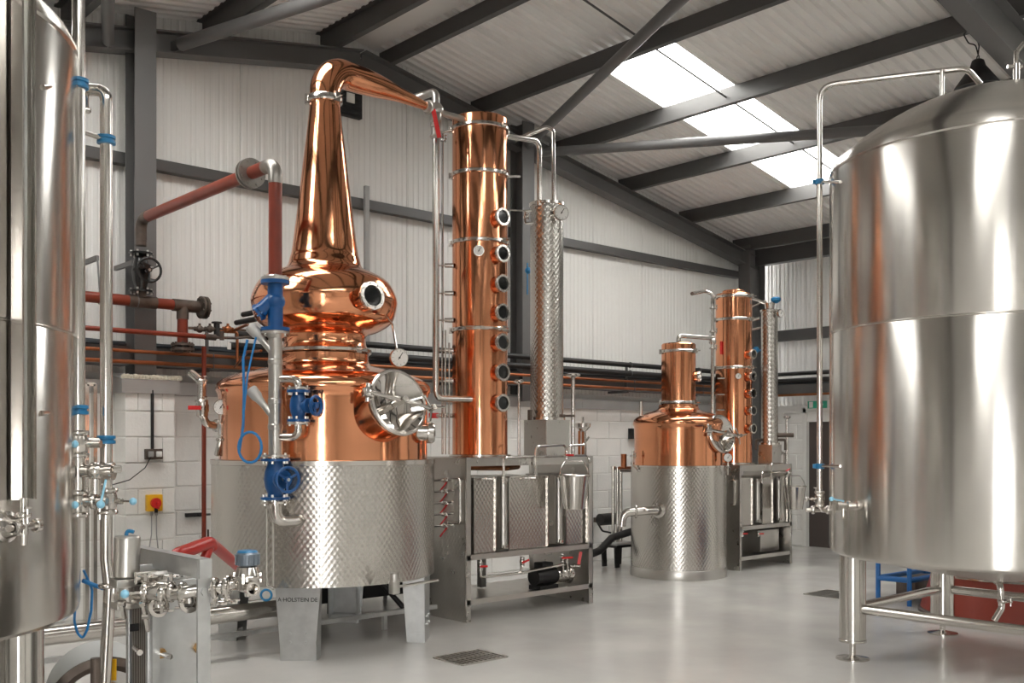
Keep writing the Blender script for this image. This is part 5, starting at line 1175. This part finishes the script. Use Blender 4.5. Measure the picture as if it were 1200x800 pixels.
# high vent, cable strut, wall box
vt = thing('wall_vent', 'black square vent with a pale label high on the gable cladding', 'vent', PY(409, 137, 9.0))
c = PY(410, 122, 9.01); b = MB(); b.box(c, (.27, .06, .27)); 
for k in range(6): b.box(c+V((0, -.034, -.1+.04*k)), (.23, .012, .018))
b.build('louvre_box', M_BLACK, vt, False)
b = MB(); b.box(c+V((-.02, -.045, .05)), (.10, .006, .10)); b.build('label_card', M_DIAL, vt, False)
b = MB(); c0, c1 = PY(429.5, 430, 8.919), PY(429.5, 218, 8.919); c0.z = 2.44; b.box((c0+c1)/2, (.05, .04, c1.z-c0.z)); tag(b.build('cable_strut', M_FLASH, smooth=False), 'grey slotted strut upright on the cladding behind the large still', 'strut')
b = MB(); c0, c1 = PY(618, 345, 8.62), PY(618, 308, 8.62); b.tube([c0, c0+UP*.10, c1], .008, 8); b.ball(PY(619, 317, 8.62), .04, 12); tag(b.build('level_sensor', M_BLUEC), 'small blue sensor on the grey column behind the quilted condenser', 'sensor')
b = MB(); b.ball(PY(886, 410, 8.45), .05, 12); b.tube([PY(886, 410, 8.45), PY(895, 410, 8.5), (12.65, 8.62, PY(886, 410, 8.45).z)], .01, 8); tag(b.build('level_sensor', M_BLUEC), 'small blue sensor on the corner column behind the slim condenser', 'sensor')
wx_ = thing('junction_box', 'black and white wall box on the blockwork beside the smaller still', 'box', PY(747, 516, WB)); c = PY(743, 508, WB-.03)
b = MB(); b.box(c+V((-.05, 0, 0)), (.07, .06, .14)); b.build('cover', M_BLACK, wx_, False)
b = MB(); b.box(c+V((.05, .0, 0)), (.12, .06, .14)); b.build('plate', M_DIAL, wx_, False)
# steel standpipes and step stool between the rack and the smaller still
sp = thing('standpipe', 'trio of slim steel standpipes with copper heads by the smaller still', 'standpipe', V((PY(723, 640, 8.3).x, 8.3, .30)))
for px, py in ((718.5, 549), (723.5, 550), (727.5, 549)):
    b = MB(); p = PY(px, py, 8.3); b.cyl(V((p.x, p.y, .30)), p, .020, seg=12); b.cyl(p-UP*.01, p+UP*.03, .03, seg=12); b.build('tube', M_STEEL, sp)
b = MB(); p = PY(731, 548, 8.2); b.cyl(p, p+UP*.17, .035, seg=16); b.cyl(p-EX*.09, p+UP*.0+EX*.12, .018, seg=10); b.build('copper_head', M_COPPERP, sp)
b = MB(); p = PY(742, 551, 8.1); b.tube([PY(727, 551, 8.2), PY(748, 551, 8.0)], .018, 10); b.cyl(p, p+UP*.1, .03, seg=10); b.build('tail', M_IRON, sp)
mo = thing('wall_motor', 'small black motor on the blockwork behind the standpipes', 'motor', PY(712, 616, 8.62)); p = PY(712, 608, 8.62)
b = MB(); b.cyl(p-EX*.14, p+EX*.14, .075, seg=20); b.build('motor_body', M_BLACK, mo)
b = MB(); b.box(p+V((0, .13, -.02)), (.08, .16, .06)); b.build('mount', M_IRON, mo)
b = MB(); b.tube([PY(690, 650, 8.1), PY(703, 645, 8.1), PY(717, 630, 8.1), PY(732, 625, 8.05), PY(742, 622, 7.95)], .045, 12, .1); b.tube([PY(700, 612, 8.4), PY(706, 622, 8.35), PY(716, 624, 8.3)], .012, 8, .04); tag(b.build('black_hose', M_BLACK), 'thick black hose between the receiver rack and the smaller still', 'hose')
so_ = PZ(725, 663, 0); stl = thing('step_stool', 'low black plastic step stool with grey top beside the smaller still', 'stool', V((so_.x, so_.y, 0)))
b = MB(); b.box(so_+UP*.285, (.36, .26, .03), bev=.01); b.build('seat', M_FLASH, stl)
b = MB(); b.box(so_+UP*.255, (.34, .24, .03)); b.build('apron', M_BLACKG, stl, False)
for sx in (-1, 1):
    for sy in (-1, 1):
        b = MB(); b.prism([(-.045, 0), (.03, 0), (.045, .25), (-.03, .25)], so_+V((sx*.15-.0, sy*.115, 0)), EX*(1 if sx > 0 else -1), UP, .02*(-sy)); b.build('leg', M_BLACKG, stl, False)
# services continue along the far eave wall
for z, r, m_, lab in ((2.535, .03, M_BLACK, 'black insulated pipe along the far eave wall above the door, upper of the pair'), (2.43, .035, M_BLACK, 'black insulated pipe along the far eave wall above the door, lower of the pair'), (2.22, .018, M_COPPERP, 'bare copper pipe along the far eave wall above the door')):
    b = MB(); b.cyl((12.95-.06*(z < 2.5)-.03*(z < 2.3), 8.5, z), (12.95-.06*(z < 2.5)-.03*(z < 2.3), 3.62, z), r, seg=12); tag(b.build('insulated_pipe' if m_ is M_BLACK else 'copper_pipe', m_), lab, 'pipe')
ce = thing('cable_tray', 'dark cable tray along the far eave wall above the door', 'cable tray', V((13.0, 5, 2.2)))
b = MB(); b.box((12.99, 6.06, 2.235), (.2, 4.88, .012)); b.box((12.90, 6.06, 2.30), (.008, 4.88, .15)); b.build('tray', M_PURLIN, ce, False)
for i in range(4):
    b = MB(); b.tube([(12.92+.03*i, 8.4-k*.59, 2.385+.01*(i % 2)) for k in range(9)], .014, 8); b.build('cable', M_CABLE, ce)
ex = thing('exit_sign', 'green and white exit sign above the brown double door', 'sign', PX(957, 480, XW1-.02)); c = PX(959, 474, XW1-.064)
b = MB(); b.box(c, (.05, .34, .13), bev=.006); b.build('sign_case', M_PLASTIC, ex)
b = MB(); b.box(c-EX*.027, (.004, .31, .105)); b.build('green_face', M_GREEN, ex, False)
b = MB(); b.prism([(-.07, -.012), (-.02, -.012), (-.02, -.035), (.03, 0), (-.02, .035), (-.02, .012), (-.07, .012)], c-EX*.030+V((0, -.07, 0)), -EY, UP, .002); b.build('arrow', M_DIAL, ex, False)
b = MB(); b.box(c-EX*.031+V((0, .10, 0)), (.003, .06, .085)); b.build('doorway_symbol', M_DIAL, ex, False)
# pendant lamp
lp = PX(1146, 70, 8.8); pl = thing('pendant_lamp', 'black conical pendant lamp hanging from a purlin over the tank by the door', 'lamp', lp); zt_ = lp.z
b = MB(); b.lathe([(.035, 0), (.05, -.01), (.065, -.06), (.19, -.235), (.195, -.25), (.185, -.25), (.06, -.075), (1e-5, -.06)], lp, UP, 32, False); b.build('lamp_shade', M_BLACK, pl)
b = MB(); b.torus(lp+UP*.015, RIGHT, .022, .005, 16, 6); b.build('hook', M_BLACK, pl)
b = MB(); b.tube([lp+UP*.03, lp+UP*.12+RIGHT*.01, lp+UP*.2-RIGHT*.012, V((lp.x, lp.y, roof_z(lp.x, .01)))], .006, 6); b.build('suspension', M_BLACK, pl)
b = MB(); b.tube([lp+UP*.05, lp+UP*.13-RIGHT*.02, lp+UP*.14-RIGHT*.08, lp+UP*.22-RIGHT*.125, V((lp.x, lp.y+.1, roof_z(lp.x, .01)))], .006, 6, .04); b.build('flex', M_BLACK, pl)
# floor grates: frame and bars over a dark gully
def grate(label, x0, x1, y0, y1, n):
    t = thing('floor_grate', label, 'grate', V(((x0+x1)/2, (y0+y1)/2, 0)))
    b = MB(); q4 = [(x0, y0), (x1, y0), (x1, y1), (x0, y1)]      # open pit, 20 cm deep
    b.add([(x, y, 0) for x, y in q4]+[(x, y, -.20) for x, y in q4], [(4, 5, 6, 7)]+[(k, k+4, (k+1) % 4+4, (k+1) % 4) for k in range(4)]); b.build('gully', M_GRATE, t, False)
    for a, c_, s_ in (((x0+x1)/2, y0, (x1-x0, .016, .008)), ((x0+x1)/2, y1, (x1-x0, .016, .008)), (x0, (y0+y1)/2, (.016, y1-y0, .008)), (x1, (y0+y1)/2, (.016, y1-y0, .008)), ((x0+x1)/2, (y0+y1)/2, (x1-x0, .02, .008))):
        b = MB(); b.box((a, c_, .005), s_); b.build('frame_bar', M_SATIN, t, False)
    for i in range(1, n):
        b = MB(); x_ = x0+(x1-x0)*i/n; b.box((x_, (y0+y1)/2, .005), ((x1-x0)/n*.45, y1-y0, .007)); b.build('bar', M_SATIN, t, False)
grate('steel floor grate before the lettered still leg and the receiver rack', *PITS[0], 10)
grate('steel floor grate beside the leg of the tank by the door', *PITS[1], 8)
# under the tank by the door: trolley and vat
to = PZ(1029, 706, 0); tz = thing('blue_trolley', 'blue tubular trolley standing behind the legs of the tank by the door', 'trolley', V((to.x+.5, to.y, 0)))
for dx, dy in ((0, 0), (.8, -.05), (.02, -.30), (.8, -.34)):
    b = MB(); b.cyl(to+V((dx, dy, 0)), to+V((dx, dy, .62)), .022, seg=12); b.build('leg', M_TROLLEY, tz)
for z in (.24, .60):
    b = MB(); b.tube([to+V((0, 0, z)), to+V((.8, -.05, z)), to+V((.8, -.34, z)), to+V((.02, -.30, z)), to+V((0, 0, z))], .026, 10); b.build('rail', M_TROLLEY, tz)
b = MB(); b.box(to+V((.4, -.17, .61)), (.78, .26, .02), rz=-.06); b.build('deck', M_BLACK, tz, False)
b = MB(); b.box(to+V((.45, -.17, .13)), (.5, .2, .2), bev=.02); b.build('motor_unit', M_IRON, tz)
vc = PD(1190, 700, 8.85); vt_ = thing('round_vat', 'dark red round vat on the floor behind the tank by the door', 'vat', V((vc.x, vc.y, 0)))
b = MB(); b.lathe([(.74, .02), (.78, .05), (.76, .12), (.70, .30), (.66, .55), (.64, .56), (.63, .3), (1e-5, .28)], vc*1+UP*(-vc.z), UP, 64, False); b.build('vat_body', M_TUB, vt_)
b = MB(); b.lathe([(.73, .0), (.80, .01), (.80, .035), (.77, .045)], vc+UP*(-vc.z), UP, 64, False); b.build('base_hoop', M_IRON, vt_)
b = MB(); b.lathe([(.685, .36), (.70, .365), (.695, .385), (.68, .39)], vc+UP*(-vc.z), UP, 64, False); b.build('hoop', M_STEEL, vt_)
# bits by the pier seen past the twin pipes
uf = thing('steel_rack', 'narrow polished steel frame standing behind the twin pipes', 'frame', V((PY(105, 600, 8.3).x, 8.3, 0)))
for px in (101, 110.5):
    b = MB(); p = PY(px, 450, 8.3); b.box((p.x, 8.3, p.z/2), (.03, .05, p.z)); b.build('upright', M_STEEL, uf, False)
b = MB(); p, q = PY(101, 450, 8.3), PY(110.5, 450, 8.3); b.bar(V((p.x, 8.3, p.z)), V((q.x, 8.3, p.z)), .05, .03); b.build('crossbar', M_STEEL, uf, False)
